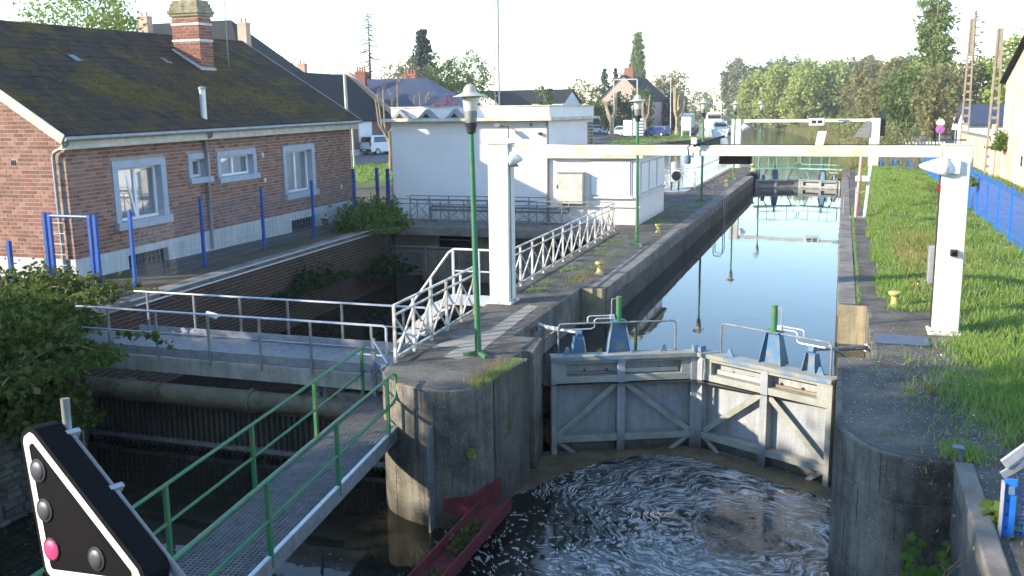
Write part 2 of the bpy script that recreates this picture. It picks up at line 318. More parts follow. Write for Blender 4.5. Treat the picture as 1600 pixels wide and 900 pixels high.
# ================================================================ THE SETTING
LOW, MID, UPP = -2.1, -0.8, -0.7
NOSE = [(-6.66,13.45),(-6.56,13.05),(-6.38,12.80),(-6.12,12.60),(-5.80,12.46),(-5.45,12.38),(-5.12,12.42),(-4.94,12.58),(-4.86,12.85),(-4.81,13.2)]
def chaikin(p, it=2):
    for _ in range(it): p = [p[0]] + [q for a, b in zip(p, p[1:]) for q in ((a[0]*.75+b[0]*.25, a[1]*.75+b[1]*.25), (a[0]*.25+b[0]*.75, a[1]*.25+b[1]*.75))] + [p[-1]]
    return p
NOSE = chaikin(NOSE); RNOSE = chaikin([(.09,12.75),(.15,12.28),(.31,11.85),(.56,11.54),(.86,11.40),(1.14,11.40),(1.37,11.5)])
ISL = NOSE + [(-4.80,13.3),(-4.66,14.52),(-4.92,14.56),(-4.92,15.0),(-4.72,15.04),(-4.86,15.98),(-5.42,16.0),(-5.45,20.95),(-4.9,20.98),
     (-4.9,58.9),(-5.35,59.0),(-5.35,63.0),(-4.88,63.05),(-4.95,65.0),(-5.3,66.6),(-6.0,67.8),(-6.7,68.2),(-7.0,67.6),(-7.05,50.4),(-8.3,48.6),(-8.5,41.0),(-16.1,41.0),(-16.1,33.05),(-7.15,33.05),(-7.15,30),(-6.9,19.8),(-6.78,14.5)]
RB = [(600,-60),(600,700),(-170,700),(-170,372),(-110,362),(-62,330),(-30,290),(-19,262),(-8,203),(1.0,125),(1.4,90),(.5,68),(.08,64.5),(.08,63.1),(.5,63.0),(.5,59.0),(.08,58.9),
     (.08,20.45),(.62,20.4),(.62,16.1),(.09,16.0)]+RNOSE+[(1.34,8.6),(1.28,-60)]
LB = [(-600,-60),(-11.75,-60),(-11.75,12.3),(-12.3,12.9),(-14.3,14.3),(-14.45,16.5),(-15.0,28.0),(-15.2,31.2),(-16.1,31.4),(-16.1,41.0),(-19,50),(-23,90),(-20.4,117),(-15.8,136),(-18.6,138),(-22.5,150),(-25,176),(-31,225),(-37,262),(-60,286),(-110,306),(-170,312),(-170,700),(-600,700)]
M['bank_side'] = stained('bank_masonry', (.13,.115,.09), (.06,.055,.042), (.045,.045,.035), 1.2, True, .92, .5, moss=(.045,.06,.02))
struct('ground', MB().prism(LB, -3.6, -.004), M['earth'])
struct('lock_island', MB().prism(ISL, -3.6, 0), M['concrete'], bevel=.02)
struct('right_bank', MB().prism(RB, -3.6, -.004), M['concrete'], bevel=.015)
def inset_sheet(name, poly, z, mat): return struct(name, MB().add([(x, y, z) for x, y in poly], [tuple(range(len(poly)))]), mat)
inset_sheet('tail_water', [(-16,-60),(3,-60),(3,16.9),(-4.4,16.9),(-4.9,16.4),(-5.2,16.9),(-6.2,33.2),(-16,33.2)], LOW, M['low_water'])
inset_sheet('chamber_water', [(-5.6,15.9),(-4.7,15.72),(-2.32,16.72),(.05,15.72),(.8,15.9),(.8,60.4),(-2.4,61.5),(-5.6,60.4)], MID, M['chamber_water'])
inset_sheet('upper_water', [(-220,40),(-5.9,40),(-5.9,60.2),(-5.4,60.2),(-2.4,61.45),(.8,60.2),(90,60.2),(90,720),(-220,720)], UPP, M['upper_water'])
# pavings laid on the banks, each a few millimetres up
isl_top = [(-6.60,13.46),(-6.50,13.08),(-6.33,12.85),(-6.09,12.66),(-5.79,12.52),(-5.45,12.46),(-5.16,12.5),(-5.0,12.64),(-4.92,12.88),(-4.87,13.3),(-4.72,14.46),(-4.98,14.5),(-4.98,15.06),(-4.80,15.1),(-4.92,15.9),(-5.48,15.95),(-5.52,21.03),(-5.3,21.05),(-5.3,58.8),(-5.42,59),(-5.42,63),(-5.0,63.1),(-5.05,65),(-5.4,66.5),(-6.0,67.6),(-6.65,68),(-6.92,67.5),(-6.97,50.4),(-8.2,48.6),(-8.4,41.05),(-6.6,41.05),(-6.6,33.0),(-7.08,33.0),(-7.08,30),(-6.84,19.8),(-6.72,14.5)]
inset_sheet('quay_paving', isl_top, .004, M['asphalt'])
apron = [(.15,64),(.15,63.2),(.56,63.2),(.56,58.9),(.42,58.8),(.42,20.55),(.69,20.5),(.69,16.0),(.16,15.9),(.16,12.8),(.22,12.32),(.37,11.92),(.6,11.62),(.88,11.48),(1.14,11.48),(1.45,11.55),(1.42,8.6),(1.36,2),(8.8,2),(8.8,64)]
inset_sheet('right_quay_paving', apron, .002, M['asphalt'])
# pale strip on the pier's paving
inset_sheet('pale_paving_strip', [(-6.02,14.2),(-5.72,14.12),(-5.55,14.35),(-5.62,16.0),(-5.75,18.6),(-6.0,18.7),(-5.98,16.2),(-6.5,14.9),(-6.45,14.72),(-6.05,14.95)], .009, M['gravel'])
# coping stones along both edges of the chamber
isl_o = bpy.data.objects['lock_island']; rb_o = bpy.data.objects['right_bank']
def coping_run(parent, x0, x1, y0, y1, step):
    y = y0; base = None; k = 0
    while y < y1 - .3:
        l = min(step * rng.uniform(.9, 1.1), y1 - y); dz = rng.uniform(.006, .02)
        part('coping_stone', MB().box(x0 + rng.uniform(-.004,.004), x1 + rng.uniform(-.006,.006), y + .008, y + l - .008, -.30, dz), M['coping'], parent, bevel=.018); y += l
coping_run(isl_o, -5.295, -4.87, 21.05, 58.8, 2.4)
coping_run(rb_o, .05, .415, 20.6, 58.8, 2.4)
# sloping coping of the wing wall by the blue gate
part('coping_stone', MB().hexa([(1.31,2,-.25),(1.52,2,-.25),(1.56,11.3,-.25),(1.36,11.3,-.25),(1.30,2,.05),(1.50,2,.05),(1.54,11.3,.05),(1.345,11.3,.05)]), M['coping'], rb_o, bevel=.02)
# lighter recess wall where the right gate folds back
part('recess_wall', MB().box(.085,.615,20.36,20.40,-2.2,.0), M['ochre'], rb_o)
part('recess_wall', MB().box(-5.44,-4.905,20.9,20.945,-2.2,-.002), M['ochre'], isl_o)
# dark plinth walls of the chamber (stained concrete) and the pier's shaded side, just proud of the bank sides
part('chamber_face', MB().box(-4.905,-4.885,21.0,58.85,-3,-.302), M['chamber_wall'], isl_o)
part('pier_side_face', MB().add([(-4.795,13.22,-3),(-4.785,13.3,-3),(-4.645,14.5,-3),(-4.795,13.22,-.02),(-4.785,13.3,-.02),(-4.645,14.5,-.02)], [(0,1,4,3),(1,2,5,4)]), M['chamber_wall'], isl_o)  # darker concrete puts this side's shade into its colour
def cast_panels(parent, line, bands, seed):
    rr = random.Random(seed); P_ = [Vector((x,y,0)) for x, y in line]; cum = [0]
    for a, b in zip(P_, P_[1:]): cum.append(cum[-1]+(b-a).length)
    def at(s_):
        for i in range(len(P_)-1):
            if s_ <= cum[i+1]+1e-6:
                f_ = (s_-cum[i])/(cum[i+1]-cum[i]); d = (P_[i+1]-P_[i]).normalized(); return P_[i].lerp(P_[i+1], f_), Vector((d.y,-d.x,0))
        return P_[-1], Vector((0,-1,0))
    for (z0, z1, n) in bands:
        cuts = [0]+sorted((k+rr.uniform(-.15,.15))/n*cum[-1] for k in range(1, n))+[cum[-1]]
        for a, b in zip(cuts, cuts[1:]):
            off = rr.uniform(.006,.022); m = MB(); k = max(2, int((b-a)/.06)); j0, j1 = rr.uniform(-.01,.01), rr.uniform(-.01,.01)
            for i in range(k+1):
                p, nn = at(a+.006+(b-a-.012)*i/k)
                if nn.dot(Vector((parent_c[0],parent_c[1],0))-p) > 0: nn = -nn
                for q, z in ((p-nn*.01, z0+.006), (p+nn*off, z0+.012+j0), (p+nn*off, z1-.012+j1), (p-nn*.01, z1-.006)): m.v.append((q.x,q.y,z))
            for i in range(k):
                for e in range(3): o = 4*i+e; m.f.append((o,o+1,o+5,o+4))
            m.f += [(0,1,2,3), (4*k,4*k+3,4*k+2,4*k+1)]
            part('cast_block', m, M['concrete'], parent, 40)
parent_c = (-5.6,14.0); cast_panels(isl_o, NOSE, [(-.30,-.012,3),(-1.15,-.31,2),(-2.6,-1.16,3)], 3)
parent_c = (1.0,13.0); cast_panels(rb_o, RNOSE, [(-.52,-.012,3),(-1.05,-.53,4),(-1.6,-1.06,3),(-2.6,-1.61,2)], 4)
part('chamber_face', MB().box(.045,.075,20.47,58.85,-3,-.302), M['chamber_wall'], rb_o)
# the sill in front of the lower gates, awash and covered with brown scum
M['scum'] = stained('brown_scum', (.20,.15,.08), (.10,.075,.04), (.07,.06,.035), 2.2, False, .8, .4, speck=(.4,.36,.28))
sillp = [(-4.9,15.9),(-2.3,17.0),(.09,15.8),(.09,15.15),(-.6,15.5),(-1.2,15.9),(-1.8,16.2),(-2.5,16.45),(-3.1,16.3),(-3.5,16.0),(-3.9,15.5),(-4.25,14.9),(-4.55,14.2),(-4.9,13.6)]
struct('gate_sill', MB().prism(sillp, -2.6, -2.085), M['scum'])

# ---- right bank: lumpy grass bank between the quay and the blue fence
def mound(x, y):
    a = min(1, max(0, (x - .95) / 1.0)) * min(1, max(0, (y - 19.0) / 4.0)); a = a*a*(3-2*a)
    b = min(1, max(0, (4.5 - x) / 1.5)); b = b*b*(3-2*b)
    return .02 + a*b*(.16 + .36*math.exp(-((y-47)/11)**2)) + .035*math.sin(x*3.1+y*.9)*a + .03*math.sin(y*1.7-x*2)*a
mb = MB(); nx, ny = 26, 130; X0, X1, Y0, Y1 = .82, 4.9, 13.0, 66.0
for j in range(ny+1):
    for i in range(nx+1):
        y = Y0 + (Y1-Y0)*j/ny; x0 = X0 + .12*math.sin(y*1.3) + .07*math.sin(y*3.7)
        if y < 20: x0 = max(x0, 2.05 + .25*math.sin(y*2.1) + max(0, (18 - y)) * .04)
        x = x0 + (X1-x0)*i/nx; mb.v.append((x, y, mound(x, y) - (.03 if i == 0 else 0)))
for j in range(ny):
    for i in range(nx): o = j*(nx+1)+i; mb.f.append((o, o+1, o+nx+2, o+nx+1))
struct('grass_bank', mb, M['grassbase'], smooth=60)
inset_sheet('lane', [(5.0,2),(7.2,2),(7.4,40),(7.3,70),(8.8,110),(11,150),(9,150),(6.2,110),(5.0,70),(5.0,40)], .012, M['road'])
struct('grass_verge', MB().add([(7.25,2,.02),(9.5,2,.03),(9.5,75,.03),(7.35,75,.02)], [(0,1,2,3)]), M['grassbase'])
struct('far_meadow', MB().add([(-18.5,262,.02),(-7.6,203,.02),(1.3,125,.02),(1.8,90,.02),(.9,68.2,.02),(4.9,66,.02),(5.0,70,.02),(6.2,110,.02),(9,150,.02),(40,150,.02),(300,150,.02),(300,690,.02),(-165,690,.02),(-165,374,.02),(-60,333,.02),(-29,291,.02)], [tuple(range(16))]), M['grassbase'])
sh_ = [(.45,67.5),(1.35,90),(.95,125),(-8,203),(-19,262),(-30,290),(-62,330)]; mb = MB()
for i, (x, y) in enumerate(sh_): mb.v += [(x+.25,y,.05),(x-.25-.004*y,y-.2,-.25+.1*math.sin(i*2.3)),(x-.7-.006*y,y-.5,-.95)]
for i in range(len(sh_)-1):
    for k in range(2): o = 3*i+k; mb.f.append((o,o+1,o+4,o+3))
struct('earth_bank', mb, M['earth_bank'], smooth=40)
# ---- left bank sheets
inset_sheet('village_road', [(-120,66),(-38,66),(-31,72.5),(-27,90),(-34,150),(-34,176),(-30,178),(-41,260),(-60,282),(-120,282)], .010, M['road'])
inset_sheet('lawn', [(-20.2,117.2),(-15.9,135.9),(-18.7,138.2),(-22.7,150.2),(-25.2,175.8),(-29.5,176),(-31,150),(-25,96),(-23.2,90.5)], .02, M['grassbase'])
inset_sheet('village_green', [(-55,52),(-24,46),(-20,54),(-24,88),(-27.5,88),(-31.5,71.5),(-38.5,64.5),(-55,64.5)], .016, M['grassbase'])
inset_sheet('house_yard', [(-40,14.5),(-14.6,16.9),(-15.2,31.0),(-40,33)], .006, M['earth'])

# ---- brick laying
def brick_mesh(l=.215, d=.05, h=.062):
    mb = MB().box(-l/2, l/2, -d, 0, -h/2, h/2); me = mb.mesh('brick'); return me
def lay(u0, u1, z0, z1, holes, length=.225, h=.078, joint=.02, top=None, seed=1):
    """running bond rectangles (centre u, centre z, length) clear of the holes; top(u) limits the height"""
    rr = random.Random(seed); out = []; row = 0; z = z0 + h/2
    while z + h/2 <= z1 + .001:
        u = u0 - (0 if row % 2 == 0 else (length + joint)/2)
        while u < u1:
            a, b = max(u, u0), min(u + length, u1)
            segs = [(a, b)]
            for (ha, hb, ka, kb) in holes:
                if z + h/2 > ka and z - h/2 < kb:
                    ns = []
                    for s_, e_ in segs:
                        if e_ <= ha or s_ >= hb: ns.append((s_, e_))
                        else:
                            if s_ < ha: ns.append((s_, ha))
                            if e_ > hb: ns.append((hb, e_))
                    segs = ns
            for s_, e_ in segs:
                if e_ - s_ > .03 and (top is None or z + h/2 < top((s_+e_)/2)): out.append(((s_+e_)/2, z, e_ - s_, rr.uniform(-.003, .004)))
            u += length + joint
        z += h + joint; row += 1
    return out
def brick_field(mb, bricks, O, U, N_, d=.03, h=.078):
    O = Vector(O); U = Vector(U); N_ = Vector(N_); Z = Vector((0,0,1))
    for u, z, l, j in bricks:
        c = O + U*u + Z*z; a = U*(l/2); b = Z*(h/2); f0 = N_*(-d); f1 = N_*j
        p = [c-a-b+f1, c+a-b+f1, c+a+b+f1, c-a+b+f1, c-a-b+f0, c+a-b+f0, c+a+b+f0, c-a+b+f0]
        mb.add(p, [(0,1,2,3),(0,4,5,1),(1,5,6,2),(2,6,7,3),(3,7,4,0)])
def wall_holes(mb, u0, u1, z0, z1, holes, O, U, N_, t):
    us = sorted({u0, u1, *[h[0] for h in holes], *[h[1] for h in holes]}); zs = sorted({z0, z1, *[h[2] for h in holes], *[h[3] for h in holes]})
    O = Vector(O); U = Vector(U); N_ = Vector(N_); Z = Vector((0,0,1))
    for i in range(len(us)-1):
        for k in range(len(zs)-1):
            a, b, c, d = us[i], us[i+1], zs[k], zs[k+1]; m1, m2 = (a+b)/2, (c+d)/2
            if m1 < u0 or m1 > u1 or m2 < z0 or m2 > z1 or any(h[0] < m1 < h[1] and h[2] < m2 < h[3] for h in holes): continue
            q = [O+U*x+Z*z+N_*n for n in (0, -t) for x, z in ((a,c),(b,c),(b,d),(a,d))]
            mb.add(q, [(0,1,2,3),(7,6,5,4),(0,4,5,1),(1,5,6,2),(2,6,7,3),(3,7,4,0)])

# ---- retaining wall of the mill channel below the house
t = thing('retaining_wall', 'dark mossy brick retaining wall below the brick house', 'wall', (-14.5,16.5,-2.6))
segs = [((-11.75,12.3),(-12.3,12.9)),((-12.3,12.9),(-14.3,14.3)),((-14.3,14.3),(-14.45,16.5)),((-14.45,16.5),(-15.0,28.0)),((-15.0,28.0),(-15.2,31.2))]
bm_ = MB(); backing = MB()
for (a, b) in segs:
    A = Vector((*a,0)); B = Vector((*b,0)); U = (B-A).normalized(); Nn = Vector((U.y,-U.x,0)); ln = (B-A).length
    if Nn.x < 0 and abs(Nn.x) > .3: Nn = -Nn
    wall_holes(backing, 0, ln, -2.7, -.06, [], A+Nn*.045, U, Nn, .04)
    brick_field(bm_, lay(0, ln, -2.6, -.08, [], .22, .078, .014, seed=3), A+Nn*.062, U, Nn)
part('mortar_bed', backing, M['mortar'], t); M['mortar'].node_tree  # same mortar everywhere
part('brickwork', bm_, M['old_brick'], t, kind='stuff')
for (a, b) in segs[2:]:
    A = Vector((*a,0)); B = Vector((*b,0)); n = max(1, round((B-A).length/1.6)); U = (B-A).normalized(); Nn = Vector((U.y,-U.x,0))
    for k in range(n):
        p = A + (B-A)*(k/n) + U*.01; q = A + (B-A)*((k+1)/n) - U*.01
        part('coping_stone', MB().bar(p - Nn*.09 + Vector((0,0,-.01)), q - Nn*.09 + Vector((0,0,-.01)), .42, .10), M['coping'], t, bevel=.015)
A = Vector((-14.18,16.5,.07)); B = Vector((-14.93,30.9,.07))
part('edge_rail', MB().tube([A, A.lerp(B,.5), B], .022), M['galv'], t); part('edge_rail', MB().tube([A+Vector((.16,0,-.09)), B+Vector((.16,0,-.09))], .022), M['galv'], t)
# ---- rubble wall of the left bank near the camera: every stone a block
t = thing('stone_wall', 'shaded rubble stone wall under the ivy at the left edge', 'wall', (-11.75,9,-2.4))
part('mortar_bed', MB().box(-11.78,-11.735,3.0,12.28,-2.6,-.02), M['bank_side'], t)
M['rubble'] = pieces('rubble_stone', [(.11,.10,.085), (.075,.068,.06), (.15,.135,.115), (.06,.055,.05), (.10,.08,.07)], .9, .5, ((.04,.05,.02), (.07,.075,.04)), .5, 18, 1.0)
def stone_at(y, e, z, h):
    j = [rng.uniform(0,.022) for _ in range(8)]; d = rng.uniform(-.01,.05)
    return MB().hexa([(-11.75,y+.008,z+.006),(-11.71+d,y+.008+j[0],z+.008+j[1]),(-11.71+d*.8,e-.008-j[2],z+.008+j[3]),(-11.75,e-.008,z+.006),(-11.75,y+.008,z+h-.006),(-11.71+d*.7,y+.008+j[4],z+h-.008-j[5]),(-11.71+d,e-.008-j[6],z+h-.008-j[7]),(-11.75,e-.008,z+h-.006)])
z = -2.5; rub = MB()
while z < -.06:
    h = rng.uniform(.08,.15); y = 3.1 + rng.uniform(0,.2)
    while y < 12.22:
        e = min(y + rng.uniform(.13,.34), 12.26); s_ = stone_at(y, e, z, h)
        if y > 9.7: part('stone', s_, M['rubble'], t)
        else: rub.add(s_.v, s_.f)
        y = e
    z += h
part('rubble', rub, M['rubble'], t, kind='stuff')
# ---- the road bridge that the picture was taken from (behind and under the camera)
t = thing('road_bridge', 'concrete road bridge the view is taken from', 'bridge', (-5,-3,-2))
part('deck', MB().box(-30,20,-8.5,.10,1.85,2.28), M['concrete'], t); part('parapet', MB().box(-30,20,-.10,.10,2.28,3.28), M['concrete'], t)
part('parapet', MB().box(-30,20,-8.5,-8.3,2.28,3.28), M['concrete'], t); part('abutment', MB().box(-40,-12.2,-8.4,0,-3,1.85), M['concrete'], t); part('abutment', MB().box(1.7,30,-8.4,0,-3,1.85), M['concrete'], t)

# ================================================================ LOCK GATES
def gate_leaf(name, label, heel, mitre, upper=False, dark=False):
    hv = Vector((*heel, 0)); mv = Vector((*mitre, 0)); U = (mv-hv).normalized(); L_ = (mv-hv).length; Nn = Vector((U.y, -U.x, 0))
    if Nn.y > 0: Nn = -Nn
    t = thing(name, label, 'lock gate', (heel[0], heel[1], -2.1), 'lower gate leaves' if not upper else 'upper gate leaves')
    def P(u, n, z): return hv + U*u + Nn*n + Vector((0,0,z))
    def bx(u0,u1,n0,n1,z0,z1): return MB().hexa([P(u0,n0,z0),P(u1,n0,z0),P(u1,n1,z0),P(u0,n1,z0),P(u0,n0,z1),P(u1,n0,z1),P(u1,n1,z1),P(u0,n1,z1)])
    fr = M['gate_frame']; st = M['gate_steel']; bl = M['gate_blue']
    zb = -2.12; um = L_*.47
    part('skin_plate', bx(.02, L_-.02, -.10, -.08, zb, -.36), st, t)
    part('walkway', bx(0, L_, -.16, .15, -.352, -.30), fr if not upper else M['grey_steel'], t, bevel=.008)
    part('walkway_edge', bx(.002, L_-.002, .15, .158, -.37, -.296), M['gate_edge'], t)
    for z0, z1 in ((-.44,-.354), (-.79,-.67), (-1.88,-1.76)): part('cross_beam', bx(.0, L_, -.08, .10, z0, z1), fr, t, bevel=.006)
    for u0, u1 in ((0,.10), (um-.07,um+.07), (L_-.15,L_-.004)): part('upright', bx(u0, u1, -.078, .112, zb, -.36), st if u0 > .2 else fr, t, bevel=.006)
    part('side_frame', bx(.10, .28, -.078, .09, -.668, -.442), fr, t); part('side_frame', bx(L_-.32, L_-.152, -.078, .09, -.668, -.442), fr, t)
    for a, b in ((um-.075, .12), (um+.075, L_-.17)):
        part('diagonal_brace', MB().bar(P(a,.06,-.82), P(b,.06,-1.74), .03, .10, tuple(Nn.cross(U))), fr, t)
        part('gusset', MB().add([P(a,.118,-.66),P(a+(-.18 if b < a else .18),.118,-.72),P(a,.118,-.92)], [(0,1,2)]), st, t) if False else None
    part('diagonal_brace', MB().bar(P(.12,.05,-1.86), P(.42,.05,-2.1), .03, .07, tuple(Nn.cross(U))), fr, t)
    part('diagonal_brace', MB().bar(P(L_-.17,.05,-1.86), P(L_-.5,.05,-2.1), .03, .07, tuple(Nn.cross(U))), fr, t)
    # driftwood board lodged in the upper bay
    if not upper:
        part('timber_board', bx(.3, um-.1, -.075, -.03, -.66, -.62), M['twig'], t); part('timber_board', bx(um+.1, L_-.35, -.075, -.02, -.66, -.585), M['wood_pole'], t)
        for u, z in ((.62,-.6),(1.02,-.6),(um+.32,-.6),(um+.72,-.59)): part('bolt', MB().lathe([(.02,0),(.02,.03),(.008,.035)], P(u,-.078,z), 8, tuple(Nn)), M['dark'], t)
    # hand rail
    zr = .24 if not upper else .2
    a, b = .16, L_*.855
    if not upper:
        part('handrail', MB().tube([P(a,-.1,-.3),P(a,-.1,zr-.06),P(a+.02,-.1,zr-.015),P(a+.06,-.1,zr),P(b-.06,-.1,zr),P(b-.02,-.1,zr-.015),P(b,-.1,zr-.06),P(b,-.1,-.3)], .017, 8), M['grey_steel'], t, 50)
    # pedestal of the sluice jack: a tapering blue fabricated channel
    def ped(u, w0, w1, h, nm, mat, d0=.26, d1=.12):
        m = MB(); z0 = -.30
        for s_ in (-1, 1): m.hexa([P(u+s_*w0/2-.006,-.02+d0/2-.13,z0),P(u+s_*w0/2+.006,-.02+d0/2-.13,z0),P(u+s_*w0/2+.006,-.15-d0/2,z0),P(u+s_*w0/2-.006,-.15-d0/2,z0),P(u+s_*w1/2-.006,-.02+d1/2-.13,z0+h),P(u+s_*w1/2+.006,-.02+d1/2-.13,z0+h),P(u+s_*w1/2+.006,-.15-d1/2,z0+h),P(u+s_*w1/2-.006,-.15-d1/2,z0+h)])
        m.hexa([P(u-w0/2,-.13,z0),P(u+w0/2,-.13,z0),P(u+w0/2,-.145,z0),P(u-w0/2,-.145,z0),P(u-w1/2,-.13,z0+h),P(u+w1/2,-.13,z0+h),P(u+w1/2,-.145,z0+h),P(u-w1/2,-.145,z0+h)])
        return part(nm, m, mat, t)
    ped(um, .43, .24, .54, 'jack_pedestal', bl)
    part('pedestal_cap', bx(um-.14, um+.14, -.24, -.04, .24, .262), bl, t)
    cy = part('jack_cylinder', MB().lathe([(.10,0),(.10,.03),(.052,.035),(.05,.4),(.055,.405),(.055,.43),(.03,.44)], P(um,-.14,.262), 16), M['green_paint'], t, 40)
    s_ = -1
    cp = P(um,-.14,0)
    part('hydraulic_pipe', MB().tube([P(um+.05*s_,-.14,.66),P(um+.12*s_,-.14,.665),P(um+.13*s_,-.14,.62),P(um+.13*s_,-.14,.34)], .011, 6), M['galv'], cy)
    part('valve_block', bx(um+.12*s_-.04, um+.12*s_+.04, -.18, -.1, .3, .37), M['galv_light'], cy)
    part('hydraulic_pipe', MB().tube([P(um-.16,-.14,.36),P(um-.52,-.14,.36),P(um-.56,-.14,.34),P(um-.56,-.14,.22)], .013, 6), M['galv_light'], cy)
    part('hydraulic_pipe', MB().tube([P(um-.16,-.14,.31),P(um-.40,-.14,.31),P(um-.44,-.14,.28),P(um-.44,-.14,.16),P(um-.5,-.14,.13),P(um-.95,-.14,.13)], .013, 6), M['galv_light'], cy)
    rp = ped(.53, .24, .16, .30, 'ram_pedestal', bl, .24, .14)
    part('lifting_lug', MB().profile([(-.07,0),(.07,0),(.03,.13),(-.01,.13)], P(L_-.62,-.05,-.3), U, (0,0,1), Nn, .025), bl, t)
    part('lifting_lug', MB().profile([(-.07,0),(.07,0),(.03,.13),(-.01,.13)], P(.3,-.05,-.3), U, (0,0,1), Nn, .025), bl, t)
    part('mitre_cap', bx(L_-.1, L_, -.05, .1, -.3, -.2), bl, t)
    if not upper:
        side = -1 if heel[0] < -2 else 1
        e = Vector((-5.42, 17.55, -.16)) if side < 0 else Vector((.60, 17.45, -.16)); q = P(.53,-.15,.06)
        rm = part('hydraulic_ram', MB().tube([q, q.lerp(e,.45), q.lerp(e,.46), e], [.026,.026,.042,.042], 10), M['galv_light'] if side < 0 else M['grey_steel'], t, 40)
        part('ram_eye', MB().lathe([(.06,-.05),(.06,.05)], q, 12, tuple(U)), bl, rm); part('ram_bracket', MB().lathe([(.07,-.09),(.07,.06)], e, 10, tuple((e-q).normalized())), M['rail_paint'], rm)
        for dz in (0,.03):
            c0 = P(.2,-.1,.16+dz); c1 = e + Vector((.05*-side,-.5,-.12-dz))
            part('hose', MB().tube([c0, c0.lerp(c1,.3)+Vector((0,0,-.03)), c0.lerp(c1,.7)+Vector((0,0,-.12)), c1], .016, 6), M['grey_steel'], t, 60)
    else:
        # raised walkway with a green rail above the gate
        part('footboard', bx(-.05, L_+.02, -.5, .12, .3, .36), M['pale_green'], t)
        part('handrail', MB().tube([P(.15,.08,.36),P(.15,.08,1.0),P(.3,.08,1.12),P(L_-.25,.08,1.12),P(L_-.08,.08,1.02),P(L_-.08,.08,.7),P(L_-.25,.08,.6),P(.2,.08,.6)], .03, 6), M['pale_green'], t, 50)
        for u in (.75, um, L_-.7): part('rail_post', MB().tube([P(u,.08,.36),P(u,.08,1.12)], .022, 6), M['pale_green'], t)
        for u in (.5, L_-.6): part('strut', MB().bar(P(u,-.2,-.3), P(u+.3,-.2,.3), .05), M['grey_steel'], t)
    return t
gate_leaf('lock_gate', 'left leaf of the near grey steel lock gates, mostly in shade', (-4.70,15.90), (-2.275,17.0))
gate_leaf('lock_gate', 'sunlit right leaf of the near grey steel lock gates', (.085,15.74), (-2.245,17.0))
gate_leaf('lock_gate', 'left leaf of the far upper lock gates with green handrail', (-4.86,60.0), (-2.415,61.1), True)
gate_leaf('lock_gate', 'right leaf of the far upper lock gates with green handrail', (.045,60.0), (-2.385,61.1), True)

# ================================================================ PORTALS
def portal(label, y0, y1, xl, xr, zt, w, horns, far=False):
    t = thing('lock_portal', label, 'portal', ((xl+xr)/2, (y0+y1)/2, 0))
    for x, y in ((xl,y0),(xr,y1)):
        p = part('pillar', MB().box(x-w/2, x+w/2, y-w/2, y+w/2, .05, zt), M['pillar_paint'], t, bevel=.012)
        part('base_plate', MB().box(x-w/2-.06, x+w/2+.06, y-w/2-.06, y+w/2+.06, .0, .055), M['rail_paint'], p, bevel=.01)
        part('cap', MB().box(x-w/2-.02, x+w/2+.02, y-w/2-.02, y+w/2+.02, zt, zt+.03), M['beam_paint'], p, bevel=.008)
    A = Vector((xl+w/2,y0-.02,zt-.10)); B = Vector((xr-w/2,y1-.02,zt-.10))
    part('beam', MB().bar(A, B, .26, .2), M['beam_paint'], t, bevel=.01)
    return t
pt = portal('near white portal frame spanning the lock by the lower gates', 18.85, 18.28, -6.6, 1.85, 3.28, .43, True)
# fittings on the near portal (bolted on: parts)
part('signal_box', MB().box(-2.16,-1.58,18.42,18.62,2.93,3.07), M['black'], pt, bevel=.01)
part('bracket_arm', MB().bar((-2.62,18.3,3.27),(-2.08,18.5,3.44), .05, .05), M['dark'], pt)
part('cable_bracket', MB().tube([(-2.66,18.3,3.3),(-2.72,18.28,3.25),(-2.70,18.28,3.1),(-2.62,18.28,3.06),(-2.62,18.28,3.15)], .015, 6), M['dark'], pt)
bl_ = part('blue_lamp', MB().lathe([(.03,.14),(.06,.12),(.065,0),(.05,-.02)], (-2.72,18.28,2.96), 12), M['gate_blue'], pt, 40)
part('white_sensor', MB().box(-2.66,-2.56,18.26,18.36,3.30,3.42), M['white'], pt, bevel=.01)
def horn(c, d, l, r_):
    d = Vector(d).normalized(); o = Vector(c)
    return MB().lathe([(r_*.25,0),(r_*.5,l*.06),(r_*.98,l*.16),(r_,l*.22),(r_*.9,l*.4),(r_*.62,l*.65),(r_*.3,l*.9),(r_*.12,l)], o, 18, tuple(d))
h = part('loudspeaker_horn', horn((-6.40,18.72,3.0),(1,.1,-.05),.30,.15), M['white'], pt, 60); part('mount', MB().bar((-6.42,18.76,2.86),(-6.2,18.74,2.86),.05), M['grey_steel'], h)
h = part('loudspeaker_horn', horn((1.78,18.03,2.93),(-1,.05,.02),.52,.16), M['white'], pt, 60); part('mount', MB().box(1.72,1.9,17.98,18.07,2.82,3.04), M['white'], h)
k = part('camera_housing', MB().box(1.84,1.96,17.99,18.07,1.40,1.52), M['dark'], pt, bevel=.015); part('lens', MB().lathe([(.04,0),(.04,.03),(.03,.035)], (1.905,17.99,1.45), 12, (0,-1,0)), M['black'], k)
part('control_cabinet', MB().box(1.53,1.632,18.22,18.5,.88,1.52), M['zinc'], pt, bevel=.01)
part('warning_plate', MB().box(1.57,1.632,18.12,18.14,2.5,2.62), M['red_paint'], pt)
for dx in (-.22,-.08,.1,.22): part('bolt', MB().lathe([(.018,0),(.018,.025)], (1.85+dx,18.02,.055), 8), M['grey_steel'], pt)
part('cable', MB().tube([(1.62,18.2,.1),(1.622,18.2,1.0),(1.62,18.18,2.4),(1.62,18.2,3.1)], .014, 6), M['dark'], pt); part('cable', MB().tube([(-6.3,18.72,3.26),(-4.0,18.57,3.29),(-1.0,18.38,3.285),(1.6,18.2,3.29)], .012, 5), M['dark'], pt)
